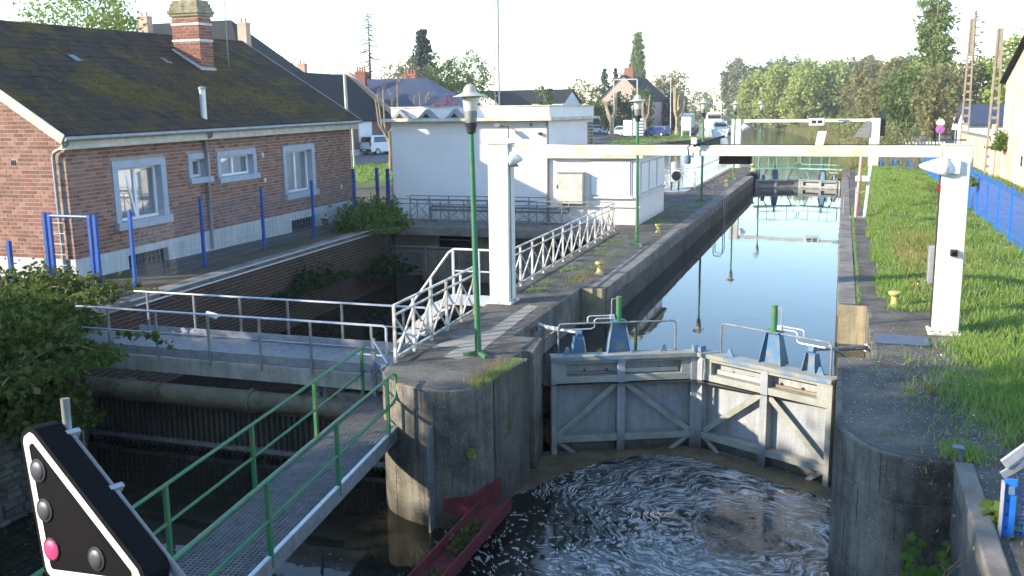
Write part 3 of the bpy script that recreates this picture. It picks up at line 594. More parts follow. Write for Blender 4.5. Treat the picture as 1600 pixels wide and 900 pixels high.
part('conduit', MB().tube([(-6.375,18.75,.1),(-6.375,18.75,2.85)], .018, 6), M['zinc'], pt)
for k in range(9):
    f_ = (k+.5)/9; part('beam_bolt', MB().lathe([(.022,0),(.022,.012),(.012,.018)], (-6.3+7.9*f_, 18.70-.53*f_-.0, 3.18), 6, (0,-1,0)), M['beam_paint'], pt)
part('white_panel', MB().hexa([(-.46,18.26,3.275),(-.32,18.26,3.275),(-.32,18.29,3.275),(-.46,18.29,3.275),(-.42,18.26,3.53),(-.27,18.26,3.53),(-.27,18.29,3.53),(-.42,18.29,3.53)]), M['white'], pt, bevel=.01)
part('aerial_bar', MB().box(1.72,2.0,18.26,18.3,3.36,3.38), M['dark'], pt)
pt2 = portal('far white portal frame beyond the upper gates', 67.0, 66.1, -6.75, 1.9, 3.2, .6, False, True)
k = part('signal_panel', MB().box(-2.1,-1.15,66.2,66.3,2.78,3.25), M['white'], pt2, bevel=.05); part('signal_lamp', MB().box(-1.95,-1.66,66.18,66.199,2.92,3.12), M['dark'], k); part('signal_lamp', MB().box(-1.58,-1.3,66.18,66.199,2.92,3.12), M['dark'], k)
def tri_plate(c, w, h_, d=.08): return MB().profile([(-w/2,0),(w/2,0),(w/2*.15,h_),(-w/2*.15,h_)], c, (1,0,0), (0,0,1), (0,1,0), d)
part('signal_back', MB().profile([(0,0),(.95,0),(.95,1.0),(.75,1.0)], (.62,65.7,2.05), (1,0,0), (0,0,1), (0,1,0), .12), M['grey_steel'], pt2)
part('signal_back', MB().profile([(0,0),(.3,0),(.3,1.9),(0,1.6)], (2.22,66.2,2.1), (1,0,0), (0,0,1), (0,1,0), .12), M['dark'], pt2)
part('loudspeaker_horn', horn((-6.4,66.8,2.7),(1,0,0),.5,.25), M['white'], pt2, 60); part('lettering_strip', MB().box(-.35,.35,65.93,65.94,3.05,3.16), M['gate_blue'], pt2)

# ================================================================ LAMP POSTS
M['lamp_glass'] = glassy('cloudy_lamp_glass', (.55,.53,.44), .25); M['lamp_hat'] = simple('weathered_lamp_hat', (.50,.49,.42), (.36,.35,.27), .6, 6, 0, .15)
def lamp_post(x, y, label, tilt=0):
    t = thing('lamp_post', label, 'lamp post', (x, y, 0), 'green lamp posts of the lock')
    p = part('post', MB().lathe([(.056,.02),(.054,.25),(.049,1.0),(.044,2.4),(.038,3.55),(.038,3.62)], (x,y,0), 12), M['lamp_green'], t, 40)
    for a in (R(200), R(320), R(80)): part('foot', MB().bar((x+.04*math.cos(a),y+.04*math.sin(a),.055),(x+.25*math.cos(a),y+.25*math.sin(a),.03), .05,.06), M['lamp_green'], p)
    part('collar', MB().lathe([(.042,3.60),(.07,3.62),(.075,3.68),(.095,3.74),(.10,3.78)], (x,y,0), 14), M['dark'], t, 40)
    g = part('lantern', MB().lathe([(.082,3.78),(.10,3.95),(.12,4.10),(.125,4.16),(.09,4.185)], (x,y,0), 16), M['lamp_glass'], t, 40)
    part('bulb_holder', MB().lathe([(.086,3.785),(.09,3.80),(.104,3.93),(.102,3.96)], (x,y,0), 16), M['grey_steel'], g, 40)
    part('hat', MB().lathe([(.265,4.175),(.267,4.183),(.18,4.215),(.105,4.25),(.095,4.31),(.06,4.355),(.02,4.37)], (x,y,0), 20), M['lamp_hat'], t, 40)
    t.rotation_euler = (0, R(tilt), 0); return t
lamp_post(-5.50,14.45,'nearest green lamp post standing on the rounded pier', -.8)
lamp_post(-5.62,28.10,'green lamp post in front of the white building corner', -.3)
lamp_post(-5.69,42.53,'third green lamp post along the island quay')
lamp_post(-5.75,56.13,'fourth green lamp post, beside the far portal pillar')
l5 = lamp_post(-5.2,67.2,'far green lamp post with a broken tilted hat', .4)
for c in l5.children:
    if c.name.startswith('hat'): c.rotation_euler = (0, R(-9), 0); c.location = (.55,0,.1)
lamp_post(-20.6,100.0,'green lamp post across the water behind the white building')

# ================================================================ BOLLARDS
def bollard(x, y, label, s_=1.0, z=0):
    t = thing('mooring_bollard', label, 'bollard', (x, y, z), 'yellow mooring bollards')
    part('stem', MB().lathe([(.10*s_,0),(.10*s_,.03*s_),(.07*s_,.06*s_),(.055*s_,.14*s_),(.06*s_,.2*s_)], (x,y,z), 14), M['yellow'], t, 40)
    part('head', MB().lathe([(.06*s_,.2*s_),(.105*s_,.235*s_),(.115*s_,.265*s_),(.10*s_,.29*s_),(.03*s_,.30*s_)], (x,y,z), 14), M['yellow'], t, 40)
    part('base_plate', MB().box(x-.12*s_,x+.12*s_,y-.12*s_,y+.12*s_,z-.005,z+.018*s_), M['coping'], t)
    return t
bollard(-5.48,22.83,'nearest yellow bollard on the left quay', 1.05); bollard(-5.53,31.1,'second yellow bollard on the left quay'); bollard(-5.56,50.9,'third yellow bollard far along the left quay', 1.1)
bollard(-5.3,63.3,'yellow bollard at the far end of the island', 1.6); bollard(1.13,20.41,'yellow bollard on the right quay beside the grass', 1.1, .002)

# ================================================================ RAILINGS
def cross_rail(label, p0, p1, n, h=.94, mat=None, r_=.02, name='railing', base=0.0, hexa=False, pw=.045):
    mat = mat or M['rail_paint']; A = Vector(p0); B = Vector(p1); t = thing(name, label, 'railing', tuple(A)); Z = Vector((0,0,1))
    U = (B-A).normalized()
    for k in range(n+1):
        p = A.lerp(B, k/n); part('post', MB().bar(p, p+Z*h, pw, pw, tuple(U)), mat, t)
    part('top_rail', MB().bar(A+Z*h, B+Z*h, pw, .03), mat, t); part('second_rail', MB().bar(A+Z*(h-.16), B+Z*(h-.16), .03, .03), mat, t); part('bottom_rail', MB().bar(A+Z*.09, B+Z*.09, .03, .03), mat, t)
    for k in range(n):
        a = A.lerp(B, k/n); b = A.lerp(B, (k+1)/n)
        off = U.cross(Z)*.012
        if hexa:
            c = a.lerp(b,.5)+Z*(h*.45); q = (b-a).length*.12
            for s0, e0 in ((a+Z*.1, c-U*q-Z*.03),(a+Z*(h-.17), c-U*q+Z*.03),(b+Z*.1, c+U*q-Z*.03),(b+Z*(h-.17), c+U*q+Z*.03)): part('brace', MB().bar(s0, e0, .018), mat, t)
            part('brace', MB().bar(c-U*q, c+U*q, .018), mat, t)
        else:
            part('brace', MB().bar(a+Z*.1+off, b+Z*(h-.17)+off, .028, .028), mat, t); part('brace', MB().bar(a+Z*(h-.17)-off, b+Z*.1-off, .028, .028), mat, t)
    return t
cross_rail('near stretch of cross-braced white railing on the pier', (-6.62,13.66,0), (-6.76,17.6,0), 5)
cross_rail('long cross-braced white railing running towards the white building', (-6.80,19.75,0), (-6.98,31.1,0), 12)
cross_rail('thin grey railing on the ledge in front of the white building', (-14.9,31.08,0), (-7.05,31.2,0), 9, .95, M['grey_steel'], hexa=True, pw=.03)
cross_rail('second thin grey railing behind the ledge pipe', (-14.9,32.4,0), (-9.6,32.5,0), 7, .95, M['grey_steel'], hexa=True, pw=.03)
cross_rail('low grey railing in the channel below the ledge', (-14.6,30.2,-1.55), (-10.9,30.2,-1.55), 3, .95, M['grey_steel'], hexa=True, pw=.03)
# far railing with wavy pickets
def picket_rail(label, p0, p1, n, h=1.0):
    A = Vector(p0); B = Vector(p1); Z = Vector((0,0,1)); U = (B-A).normalized(); X_ = U.cross(Z); t = thing('railing', label, 'railing', tuple(A))
    part('top_rail', MB().bar(A+Z*h, B+Z*h, .06, .04), M['rail_paint'], t); part('bottom_rail', MB().bar(A+Z*.1, B+Z*.1, .04), M['rail_paint'], t)
    for k in range(n+1):
        p = A.lerp(B, k/n)
        part('picket', MB().tube([p+Z*.1, p+Z*.35+U*.09, p+Z*.65-U*.05, p+Z*h], .018, 5), M['rail_paint'], t)
    return t
picket_rail('far white railing with wavy pickets along the island end', (-6.92,49.5,0), (-6.9,66.2,0), 34)
cross_rail('white railing beside the far sluice platform', (-8.4,42.0,0), (-8.15,48.8,0), 4, 1.0)
cross_rail('white railing across the far sluice platform', (-8.15,48.9,0), (-6.95,49.3,0), 2, 1.0)

# landing and steps down to the channel, behind the left pillar
t = thing('metal_steps', 'white metal steps with tube handrail behind the left pillar', 'steps', (-7.5,19.3,-.6))
part('landing', MB().box(-8.0,-6.86,18.6,19.5,-.06,-.01), M['galv_light'], t)
for k in range(5): part('tread', MB().box(-8.22-.2*k,-8.02-.2*k,18.62,19.48,-.24-.2*k,-.20-.2*k), M['galv_light'], t)
for y in (18.6,19.5): part('stringer', MB().bar((-7.95,y,-.08),(-9.1,y,-1.2), .03,.2), M['galv_light'], t)
part('handrail', MB().tube([(-6.86,19.56,0),(-6.86,19.56,.9),(-6.9,19.56,.98),(-7.98,19.56,.98),(-8.1,19.56,.9),(-9.1,19.56,-.4)], .028, 8), M['galv_light'], t, 50)
part('handrail', MB().tube([(-6.9,19.56,.5),(-8.0,19.56,.5)], .02, 6), M['galv_light'], t)
for x, z in ((-7.4,0),(-8.0,0),(-8.55,-.6)): part('rail_post', MB().bar((x,19.56,z-.2),(x,19.56,z+.95 if x > -8.2 else .35), .05), M['galv_light'], t)

# ================================================================ GREY FOOTBRIDGE OVER THE CHANNEL
t = thing('footbridge', 'grey galvanised footbridge crossing the side channel to the pier', 'footbridge', (-9.8,14.8,-.7))
M['bridge_beam'] = stained('bridge_beam_steel', (.40,.39,.34), (.27,.26,.22), (.18,.165,.11), 1.4, True, .7, .15)
DZ = -.34
for y in (14.13,15.6): part('girder', MB().box(-14.4,-6.80,y-.05,y+.05,DZ-.30,DZ-.02), M['bridge_beam'], t, bevel=.006)
part('deck_plate', MB().box(-14.4,-6.80,14.18,15.55,DZ-.03,DZ+.004), M['grey_steel'], t)
for y in (14.13,15.6): part('toe_board', MB().box(-13.2,-6.95,y-.008,y+.008,DZ,DZ+.16), M['galv'], t)
for y, xs, x1 in ((14.08,(-12.6,-11.55,-10.45,-9.4,-8.4,-7.25),-6.98),(15.65,(-13.0,-11.9,-10.85,-9.8,-8.65,-7.4),-6.92)):
    for x in xs: part('post', MB().bar((x,y,DZ-.12),(x,y,DZ+.81), .036,.036), M['grey_steel'], t)
    part('top_rail', MB().tube([(-13.3,y,DZ+.83),(x1-.05,y,DZ+.83),(x1,y,DZ+.79),(x1,y,DZ+.36),(x1-.05,y,DZ+.32),(x1-.6,y,DZ+.32)], .021, 8), M['galv_light'], t, 50)
    part('mid_rail', MB().tube([(-13.3,y,DZ+.44),(x1-.1,y,DZ+.44)], .013, 6), M['galv'], t)
sg = solo('white_duct', MB().lathe([(.05,0),(.055,.05),(.055,.22),(.03,.24)], (-11.7,15.75,.1), 10, (1,.2,-.25)), M['white'], 'small white lamp clamped to the footbridge handrail', 'lamp', (-11.7,15.75,.1))
sg.name = 'clamped_lamp'
# big pipe and bar screen under it
pp = thing('water_pipe', 'thick mossy pipe crossing the channel below the grey footbridge', 'pipe', (-9.4,14.0,-1.1))
M['pipe'] = stained('mossy_pipe', (.20,.17,.11), (.10,.09,.06), (.08,.09,.04), 1.6, False, .85, .3, moss=(.06,.075,.02))
part('pipe_run', MB().tube([(-14.2,14.0,-1.0),(-9,14.05,-1.0),(-6.7,14.1,-1.0)], .18, 20), M['pipe'], pp, 50)
for x in (-12.2,-9.6,-7.3): part('flange', MB().lathe([(.215,-.03),(.215,.03)], (x,14.05,-1.0), 18, (1,0,0)), M['pipe'], pp)
ts = thing('bar_screen', 'dark vertical bar screen hanging below the thick pipe', 'screen', (-10,14.2,-2.1))
part('bottom_beam', MB().box(-14,-6.8,14.15,14.25,-2.0,-1.92), M['grey_steel'], ts); part('shade_backing', MB().box(-14.2,-6.75,14.3,14.34,-2.5,-1.2), M['pipe'], ts)  # backing sheet added to keep the channel behind the bars dark
for k in range(62): part('bar', MB().box(-13.9+k*.115,-13.87+k*.115,14.18,14.22,-2.2,-1.28), M['dark'], ts)

# ================================================================ GREEN FOOTBRIDGE IN FRONT OF THE PIER
t = thing('gangway', 'green railed gangway with steel grating leading to the pier', 'gangway', (-6,8,-.9))
GA, GB = Vector((-6.80,13.97,-.70)), Vector((-5.33,2.8,-.70))     # centre line
U = (GB-GA).normalized(); S = Vector((-U.y,U.x,0)); 
if S.x < 0: S = -S
Z = Vector((0,0,1)); ln = (GB-GA).length
m = MB(); k = 0.0
while k < ln: m.bar(GA+U*k-S*.47, GA+U*k+S*.47, .012, .03); k += .055
for j in range(17): q = -.46 + .92*j/16; m.bar(GA+S*q+Z*.004, GB+S*q+Z*.004, .006, .03)
part('grating', m, M['grey_steel'], t, kind='stuff')
for s_ in (-1,1):
    part('side_channel', MB().bar(GA+S*.5*s_-Z*.07, GB+S*.5*s_-Z*.07, .03, .2), M['grey_steel'], t); part('edge_angle', MB().bar(GA+S*.49*s_+Z*.03, GB+S*.49*s_+Z*.03, .05,.02), M['galv_light'], t)
    h = .87; st = 0.15 if s_ > 0 else 0.0
    d0 = .12
    for k in range(5):
        p = GA+U*((1.85 if s_ > 0 else .15)+1.98*k)+S*.5*s_; part('post', MB().bar(p-Z*.1, p+Z*h, .045,.045), M['green_paint'], t)
    a = GA+U*(1.45 if s_ > 0 else .2)+S*.5*s_; b = GB+S*.5*s_
    if s_ > 0: part('top_rail', MB().tube([b+Z*h, a+U*.1+Z*h, a+U*.0+Z*(h-.04), a-U*.02+Z*(h-.12), a-U*.02+Z*.6, a+U*.03+Z*.5, a+U*.12+Z*.43, b+Z*.43], .021, 8), M['green_paint'], t, 50)
    else:
        part('top_rail', MB().tube([b+Z*h, a-U*.2+Z*h], .021, 8), M['green_paint'], t); part('mid_rail', MB().tube([b+Z*.45, a-U*.2+Z*.45], .018, 8), M['green_paint'], t)
for k in range(8): part('cross_bearer', MB().bar(GA+U*(.6+1.5*k)-S*.48-Z*.1, GA+U*(.6+1.5*k)+S*.48-Z*.1, .06,.1), M['grey_steel'], t)
part('entry_gate', MB().bar((-7.15,13.95,-.7),(-7.15,13.95,.3), .05).bar((-7.15,13.95,.28),(-6.72,13.6,-.02), .03).bar((-7.15,13.95,-.02),(-6.72,13.6,-.3), .03).bar((-7.15,13.95,-.3),(-6.72,13.6,.0), .025), M['gate_blue'], t)
part('landing_slab', MB().box(-7.9,-6.6,13.99,15.0,-1.3,-.72), M['concrete'], t)
# ================================================================ RED GUIDE BEAM, PIER FITTINGS
t = thing('guide_beam', 'rusty red steel channel beam with moss lying beside the pier', 'beam', (-4.6,10,-1.8))
a, b = Vector((-4.62,12.85,-1.78)), Vector((-4.72,3.0,-1.85)); U2 = (b-a).normalized(); S2 = Vector((1,0,0))
part('web', MB().bar(a-Z*.08, b-Z*.08, .40,.02), M['red_paint'], t)
for s_ in (-1,1): part('flange', MB().bar(a+S2*.2*s_, b+S2*.2*s_, .025,.2), M['red_paint'], t)
part('end_plate', MB().add([(-5.28,12.345,-1.62),(-4.90,12.50,-1.58),(-4.72,13.3,-1.55),(-5.28,12.345,-1.86),(-4.90,12.50,-1.9),(-4.72,13.3,-1.92)], [(0,1,4,3),(1,2,5,4)]), M['red_paint'], t)
part('guard_fin', MB().profile([(0,-1.85),(.26,-1.85),(.26,-.1),(.22,-.03),(.1,0),(0,0)], (-5.46,12.44,-.52), (0,-1,0), (0,0,1), (1,0,0), .03), M['grey_steel'], isl_o)

# ================================================================ BRICK HOUSE
H0 = Vector((-17.5, 18.65, 0)); EZ = 3.6; SL = .61
hs = thing('brick_house', 'red brick house with mossy tiled roof above the retaining wall', 'house', tuple(H0))
HL, HD = 14.25, 9.2
wins = dict(w1=(1.5,3.57,1.02,2.79), w2=(4.56,5.53,1.95,2.80), w3=(5.91,7.95,1.86,2.79), w4=(9.51,11.55,.99,2.78))
base_w = [(1.8,3.4,-.5,.33), (9.8,11.45,-.3,.27)]
holes = [tuple(v) for v in wins.values()]
m = MB(); wall_holes(m, 0, HL, .5, EZ, holes, H0 + Vector((-.006,0,0)), (0,1,0), (1,0,0), .28)
wall_holes(m, .3, HD, .5, EZ, [], H0 + Vector((0,.006,0)), (-1,0,0), (0,-1,0), .28)
m.add([H0+Vector((-.02,.006,EZ)),H0+Vector((-HD/2,.006,EZ+SL*HD/2)),H0+Vector((-HD,.006,EZ))], [(0,1,2)])
m.add([H0+Vector((-.02,HL,EZ)),H0+Vector((-HD/2,HL,EZ+SL*HD/2)),H0+Vector((-HD,HL,EZ))], [(0,1,2)])
m.box(H0.x-HD, H0.x-HD+.28, H0.y+.3, H0.y+HL, 0, EZ).box(H0.x-HD, H0.x-.3, H0.y+HL-.25, H0.y+HL, 0, EZ)
part('wall', m, M['mortar'], hs)
gl = lay(0, HD, .53, EZ+SL*HD/2, [(1.5,1.66,2.78,2.92)], top=lambda u: EZ + SL*min(u, HD-u) - .02, seed=5)
near = [b for b in gl if b[0] < 1.9]; near = sorted(near, key=lambda b: b[0])[:300]; ids = set((b[0],b[1]) for b in near); rest = [b for b in gl if (b[0],b[1]) not in ids]
bme = MB().box(-.1075,.1075,.0,.03,-.039,.039).mesh('brick'); bme.materials.append(M['brick'])
for u, z, l, j in near:
    o = bpy.data.objects.new('brick', bme); COL.objects.link(o); o.parent = hs; o.location = (-u, -j*.6, z); o.scale = (l/.215, 1, 1)
mb = MB(); brick_field(mb, rest, H0, (-1,0,0), (0,-1,0)); brick_field(mb, lay(0, HL, .53, EZ-.02, holes, seed=6), H0, (0,1,0), (1,0,0))
part('brickwork', mb, M['brick'], hs, kind='stuff')
# plinth with cellar openings
m = MB(); wall_holes(m, -.04, HL, -.7, .525, base_w, H0+Vector((.035,0,0)), (0,1,0), (1,0,0), .3); part('plinth', m, M['plinth'], hs, bevel=.008)
part('plinth', MB().box(H0.x-HD, H0.x+.034, H0.y-.036, H0.y+.2, -.7, .525), M['plinth'], hs, bevel=.008)
for a, b, c, d in base_w:
    w = part('cellar_window', MB().box(H0.x-.2, H0.x-.15, H0.y+a, H0.y+b, c, d), M['black'], hs)
    for k in range(9): part('grille_bar', MB().bar((H0.x-.05,H0.y+a+(b-a)*(k+.5)/9,c),(H0.x-.05,H0.y+a+(b-a)*(k+.5)/9,d), .012), M['grey_steel'], w)
# windows with rendered surrounds, deep reveals, white frames
def house_window(nm, u0, u1, z0, z1, bw, leafs, open_leaf=False, sill=.09):
    x = H0.x; y0, y1 = H0.y+u0, H0.y+u1; w = part('window', MB().box(x-.30, x-.27, y0+bw, y1-bw, z0+bw, z1-bw), M['curtain'], hs)
    for a, b, c, d, nm2, ex in ((y0,y1,z1-bw,z1,'lintel',0),(y0,y0+bw,z0+bw,z1-bw,'jamb',0),(y1-bw,y1,z0+bw,z1-bw,'jamb',0),(y0-.03,y1+.03,z0,z0+bw,'sill',sill)):
        part(nm2, MB().box(x-.28, x+.045+ex, a, b, c, d), M['surround'], w, bevel=.008)
    fy0, fy1, fz0, fz1 = y0+bw, y1-bw, z0+bw, z1-bw; fw = .065; m = MB(); xf = x-.2
    m.box(xf-.03,xf+.03,fy0,fy1,fz1-fw,fz1).box(xf-.03,xf+.03,fy0,fy1,fz0,fz0+fw).box(xf-.03,xf+.03,fy0,fy0+fw,fz0+fw,fz1-fw).box(xf-.03,xf+.03,fy1-fw,fy1,fz0+fw,fz1-fw)
    for k in range(1, leafs): c = fy0+(fy1-fy0)*k/leafs; m.box(xf-.028,xf+.034,c-.05,c+.05,fz0+fw,fz1-fw)
    part('frame', m, M['white'], w)
    for k in range(leafs):
        a = fy0+(fy1-fy0)*k/leafs+.05; b = fy0+(fy1-fy0)*(k+1)/leafs-.05
        part('pane', MB().box(xf-.008,xf,a,b,fz0+fw,fz1-fw), M['pane2'], w)
    if open_leaf: part('tilted_sash', MB().bar((xf-.03,fy0+.62*(fy1-fy0)/2,fz1-.08),(xf+.02,fy0+.95*(fy1-fy0)/2,fz0+.06), .05,.06), M['white'], w)
M['pane2'], N_, L_2, B_ = nt_new('clear_pane'); B_.inputs['Base Color'].default_value = (.8,.85,.88,1); B_.inputs['Roughness'].default_value = .03
tr = N_.new('ShaderNodeBsdfTransparent'); mx = N_.new('ShaderNodeMixShader'); mx.inputs[0].default_value = .62
gls = N_.new('ShaderNodeBsdfGlossy'); gls.inputs['Roughness'].default_value = .02; gls.inputs[0].default_value = (.8,.82,.85,1)
L_2.new(gls.outputs[0], mx.inputs[1]); L_2.new(tr.outputs[0], mx.inputs[2]); L_2.new(mx.outputs[0], N_['Material Output'].inputs[0])
house_window('w1', *wins['w1'], .20, 2, True); house_window('w2', *wins['w2'], .17, 1); house_window('w3', *wins['w3'], .17, 2); house_window('w4', *wins['w4'], .20, 2)
for u, z in ((8.35,2.55),(8.4,1.75),(13.4,1.1)): part('vent_cap', MB().lathe([(.08,0),(.08,.02),(.03,.03)], H0+Vector((.0,u,z)), 12, (1,0,0)), M['plinth'], hs)
for k in range(3): part('vent_slot', MB().box(H0.x-1.64+.05*k, H0.x-1.62+.05*k, H0.y-.012, H0.y+.01, 2.79, 2.91), M['dark'], hs)
# roof
al = math.atan(SL); SV = Vector((-math.cos(al),0,math.sin(al))); NV = Vector((math.sin(al),0,math.cos(al))); RE = H0 + Vector((.32,-.33,EZ-.13)); RL = HL+.62; RS = (HD/2+.32)/math.cos(al)
rf = part('roof', MB().hexa([RE-NV*.06, RE+SV*RS-NV*.06, RE+SV*RS+Vector((0,RL,0))-NV*.06, RE+Vector((0,RL,0))-NV*.06, RE+NV*.02, RE+SV*RS+NV*.02, RE+SV*RS+Vector((0,RL,0))+NV*.02, RE+Vector((0,RL,0))+NV*.02])
    .hexa([Vector((2*(H0.x-HD/2)-p.x,p.y,p.z)) for p in (RE-NV*.06, RE+SV*RS-NV*.06, RE+SV*RS+Vector((0,RL,0))-NV*.06, RE+Vector((0,RL,0))-NV*.06, RE+NV*.05, RE+SV*RS+NV*.05, RE+SV*RS+Vector((0,RL,0))+NV*.05, RE+Vector((0,RL,0))+NV*.05)]), M['tile'], hs)
nr, ncol = 19, 54; ex = RS/nr; tw = RL/ncol; tl = []
tme = MB().hexa([(-tw/2+.004,0,-.004),(tw/2-.004,0,-.004),(tw/2-.004,ex*1.25,-.012),(-tw/2+.004,ex*1.25,-.012),(-tw/2+.004,0,.016),(tw/2-.004,0,.016),(tw/2-.004,ex*1.25,.004),(-tw/2+.004,ex*1.25,.004)])
Rm = Matrix((( 0, SV.x, NV.x),(1, SV.y, NV.y),(0, SV.z, NV.z)))   # columns: width axis +Y, slope, normal
Rm = Matrix(((0, SV.x, NV.x),(1, 0, 0),(0, SV.z, NV.z)))
tmesh = tme.mesh('tile'); tmesh.materials.append(M['tile']); rest = MB()
for r_ in range(nr):
    for c in range(ncol):
        p = RE + SV*(ex*r_) + Vector((0, tw*(c+.5), 0)) + NV*(.032 + rng.uniform(0,.008)); yaw = rng.uniform(-.012,.012); tl.append((p, yaw, r_, c))
def vis(e): q = e[0]; return (q.x*q.x + q.y*q.y) if q.y > 21.2 - .0*e[2] else 9e9
order = sorted(range(len(tl)), key=lambda i: vis(tl[i])); single = set(order[:300])
for i, (p, yaw, r_, c) in enumerate(tl):
    if i in single:
        o = bpy.data.objects.new('tile', tmesh); COL.objects.link(o); o.parent = rf; o.matrix_local = Matrix.Translation(p-H0) @ Rm.to_4x4() @ Matrix.Rotation(yaw,4,'Z')
    else:
        mm = Matrix.Translation(p) @ Rm.to_4x4() @ Matrix.Rotation(yaw,4,'Z'); rest.add([mm @ Vector(v) for v in tme.v], tme.f)
part('tiling', rest, M['tile'], rf, kind='stuff')
part('ridge_capping', MB().tube([RE+SV*RS+Vector((0,.0,-.02)), RE+SV*RS+Vector((0,RL*.5,-.05)), RE+SV*RS+Vector((0,RL,-.02))], .10, 8), M['tile'], rf)
# moss cushions
m = MB(); rr = random.Random(11)
for _ in range(900):
    a = rr.gauss(.30,.17); b = rr.gauss(.52,.28)
    if not (.02 < a < .9 and .03 < b < .99): continue
    p = RE + SV*(RS*a) + Vector((0,RL*b,0)) + NV*.05; s_ = rr.uniform(.03,.10); h = s_*.45
    m.add([p+Vector((0,s_,0)),p+SV*s_*.7,p-Vector((0,s_,0)),p-SV*s_*.7,p+NV*h], [(0,1,4),(1,2,4),(2,3,4),(3,0,4)])
M['moss'] = pieces('roof_moss', [(.05,.05,.012),(.10,.075,.012),(.075,.07,.02),(.13,.09,.015)], .95)
part('moss', m, M['moss'], rf, kind='stuff')
part('roof_light', MB().hexa([RE+SV*3.6+Vector((0,4.0,0))+NV*.06,RE+SV*3.95+Vector((0,4.0,0))+NV*.06,RE+SV*3.95+Vector((0,4.25,0))+NV*.06,RE+SV*3.6+Vector((0,4.25,0))+NV*.06]+[q+NV*.02 for q in (RE+SV*3.6+Vector((0,4.0,0))+NV*.06,RE+SV*3.95+Vector((0,4.0,0))+NV*.06,RE+SV*3.95+Vector((0,4.25,0))+NV*.06,RE+SV*3.6+Vector((0,4.25,0))+NV*.06)]), M['pane'], rf)
part('roof_light', MB().hexa([RE+SV*3.7+Vector((0,8.0,0))+NV*.06,RE+SV*4.05+Vector((0,8.0,0))+NV*.06,RE+SV*4.05+Vector((0,8.25,0))+NV*.06,RE+SV*3.7+Vector((0,8.25,0))+NV*.06]+[q+NV*.02 for q in (RE+SV*3.7+Vector((0,8.0,0))+NV*.06,RE+SV*4.05+Vector((0,8.0,0))+NV*.06,RE+SV*4.05+Vector((0,8.25,0))+NV*.06,RE+SV*3.7+Vector((0,8.25,0))+NV*.06)]), M['pane'], rf)
M['barge'] = simple('old_white_board', (.58,.55,.46), (.42,.39,.31), .75, 4, 0, .15)
part('bargeboard', MB().bar(RE+Vector((0,-.02,-.05)), RE+SV*RS+Vector((0,-.02,-.05)), .03,.24,tuple(NV)), M['barge'], rf); part('verge_flashing', MB().bar(RE+Vector((0,RL+.02,.04)), RE+SV*RS+Vector((0,RL+.02,.04)), .05,.06,tuple(NV)), M['zinc'], rf)
part('soffit', MB().box(H0.x+.004,H0.x+.30,H0.y-.3,H0.y+HL+.25,EZ-.42,EZ-.40), M['barge'], hs); part('fascia', MB().box(H0.x+.2,H0.x+.225,H0.y-.3,H0.y+HL+.25,EZ-.40,EZ-.12), M['barge'], hs)
part('gutter', MB().tube([H0+Vector((.36,-.34,EZ-.17)), H0+Vector((.36,HL+.3,EZ-.17))], .055, 10), M['zinc'], hs, 50)
part('downpipe', MB().tube([H0+Vector((.37,-.25,EZ-.18)), H0+Vector((.30,-.22,EZ-.30)), H0+Vector((-.22,-.10,EZ-.5)), H0+Vector((-.27,-.09,EZ-.62)), H0+Vector((-.27,-.09,.1))], .045, 10), M['zinc'], hs, 50)
part('downpipe', MB().tube([H0+Vector((.37,5.33,EZ-.18)), H0+Vector((.3,5.33,EZ-.32)), H0+Vector((.10,5.33,EZ-.45)), H0+Vector((.08,5.33,.0))], .05, 10), M['zinc'], hs, 50)
fl = part('flue_pipe', MB().tube([(-17.62,24.3,3.55),(-17.62,24.3,4.62)], .09, 12), M['galv_light'], rf, 50); part('flue_cap', MB().lathe([(.11,0),(.11,.05),(.05,.08)], (-17.62,24.3,4.60), 12), M['zinc'], rf)
# chimney
CX0, CX1, CY0, CY1 = -21.12, -20.08, 27.75, 28.45
ch = part('chimney', MB().box(CX0+.012,CX1-.012,CY0+.012,CY1-.012,4.6,7.05), M['mortar'], hs)
def cb(O, U, N2, n, seed):
    for u, z, l, j in lay(0, n, 4.9, 7.0, [], seed=seed):
        zz = z
        if 6.20 < z < 6.30 or 6.72 < z < 6.80: continue
        if U[0] and z < 5.0 + (0): continue
        o = bpy.data.objects.new('brick', cme); COL.objects.link(o); o.parent = ch; c = Vector(O)+Vector(U)*u; o.location = Vector((c.x,c.y,z))-H0; o.scale = (l/.215,1,1)
        if N2 == (1,0,0): o.rotation_euler = (0,0,R(90))
cme = MB().box(-.1075,.1075,-.004,.03,-.039,.039).mesh('brick'); cme.materials.append(M['brick_red'])
cb((CX0,CY0,0), (1,0,0), (0,-1,0), CX1-CX0, 1); cb((CX1,CY0,0), (0,1,0), (1,0,0), CY1-CY0, 2)
for z in (6.20,6.72): part('white_band', MB().box(CX0-.02,CX1+.02,CY0-.02,CY1+.02,z,z+.075), M['plinth'], ch)
M['capstone'] = stained('mossy_cap_stone', (.34,.31,.21), (.18,.16,.10), (.10,.10,.05), 3, False, .95, .5, moss=(.12,.10,.03))
for k, (e, z0, z1) in enumerate(((.06,7.0,7.09),(.10,7.09,7.2),(.05,7.2,7.3),(.02,7.3,7.42),(-.03,7.42,7.52))): part('cap_course', MB().box(CX0-e,CX1+e,CY0-e,CY1+e,z0+.002,z1), M['capstone'], ch, bevel=.015)
for x in (-20.85,-20.45): part('chimney_pot', MB().lathe([(.10,7.5),(.09,7.78),(.11,7.80),(.11,7.84)], (x,28.1,0), 12), M['brick_red'], ch)
part('flashing', MB().bar((CX0-.05,CY0-.03,5.93),(CX1+.03,CY0-.03,5.30), .04,.14), M['galv_light'], ch); part('flashing', MB().box(CX1+.002,CX1+.04,CY0-.05,CY1+.05,5.22,5.36), M['zinc'], ch)
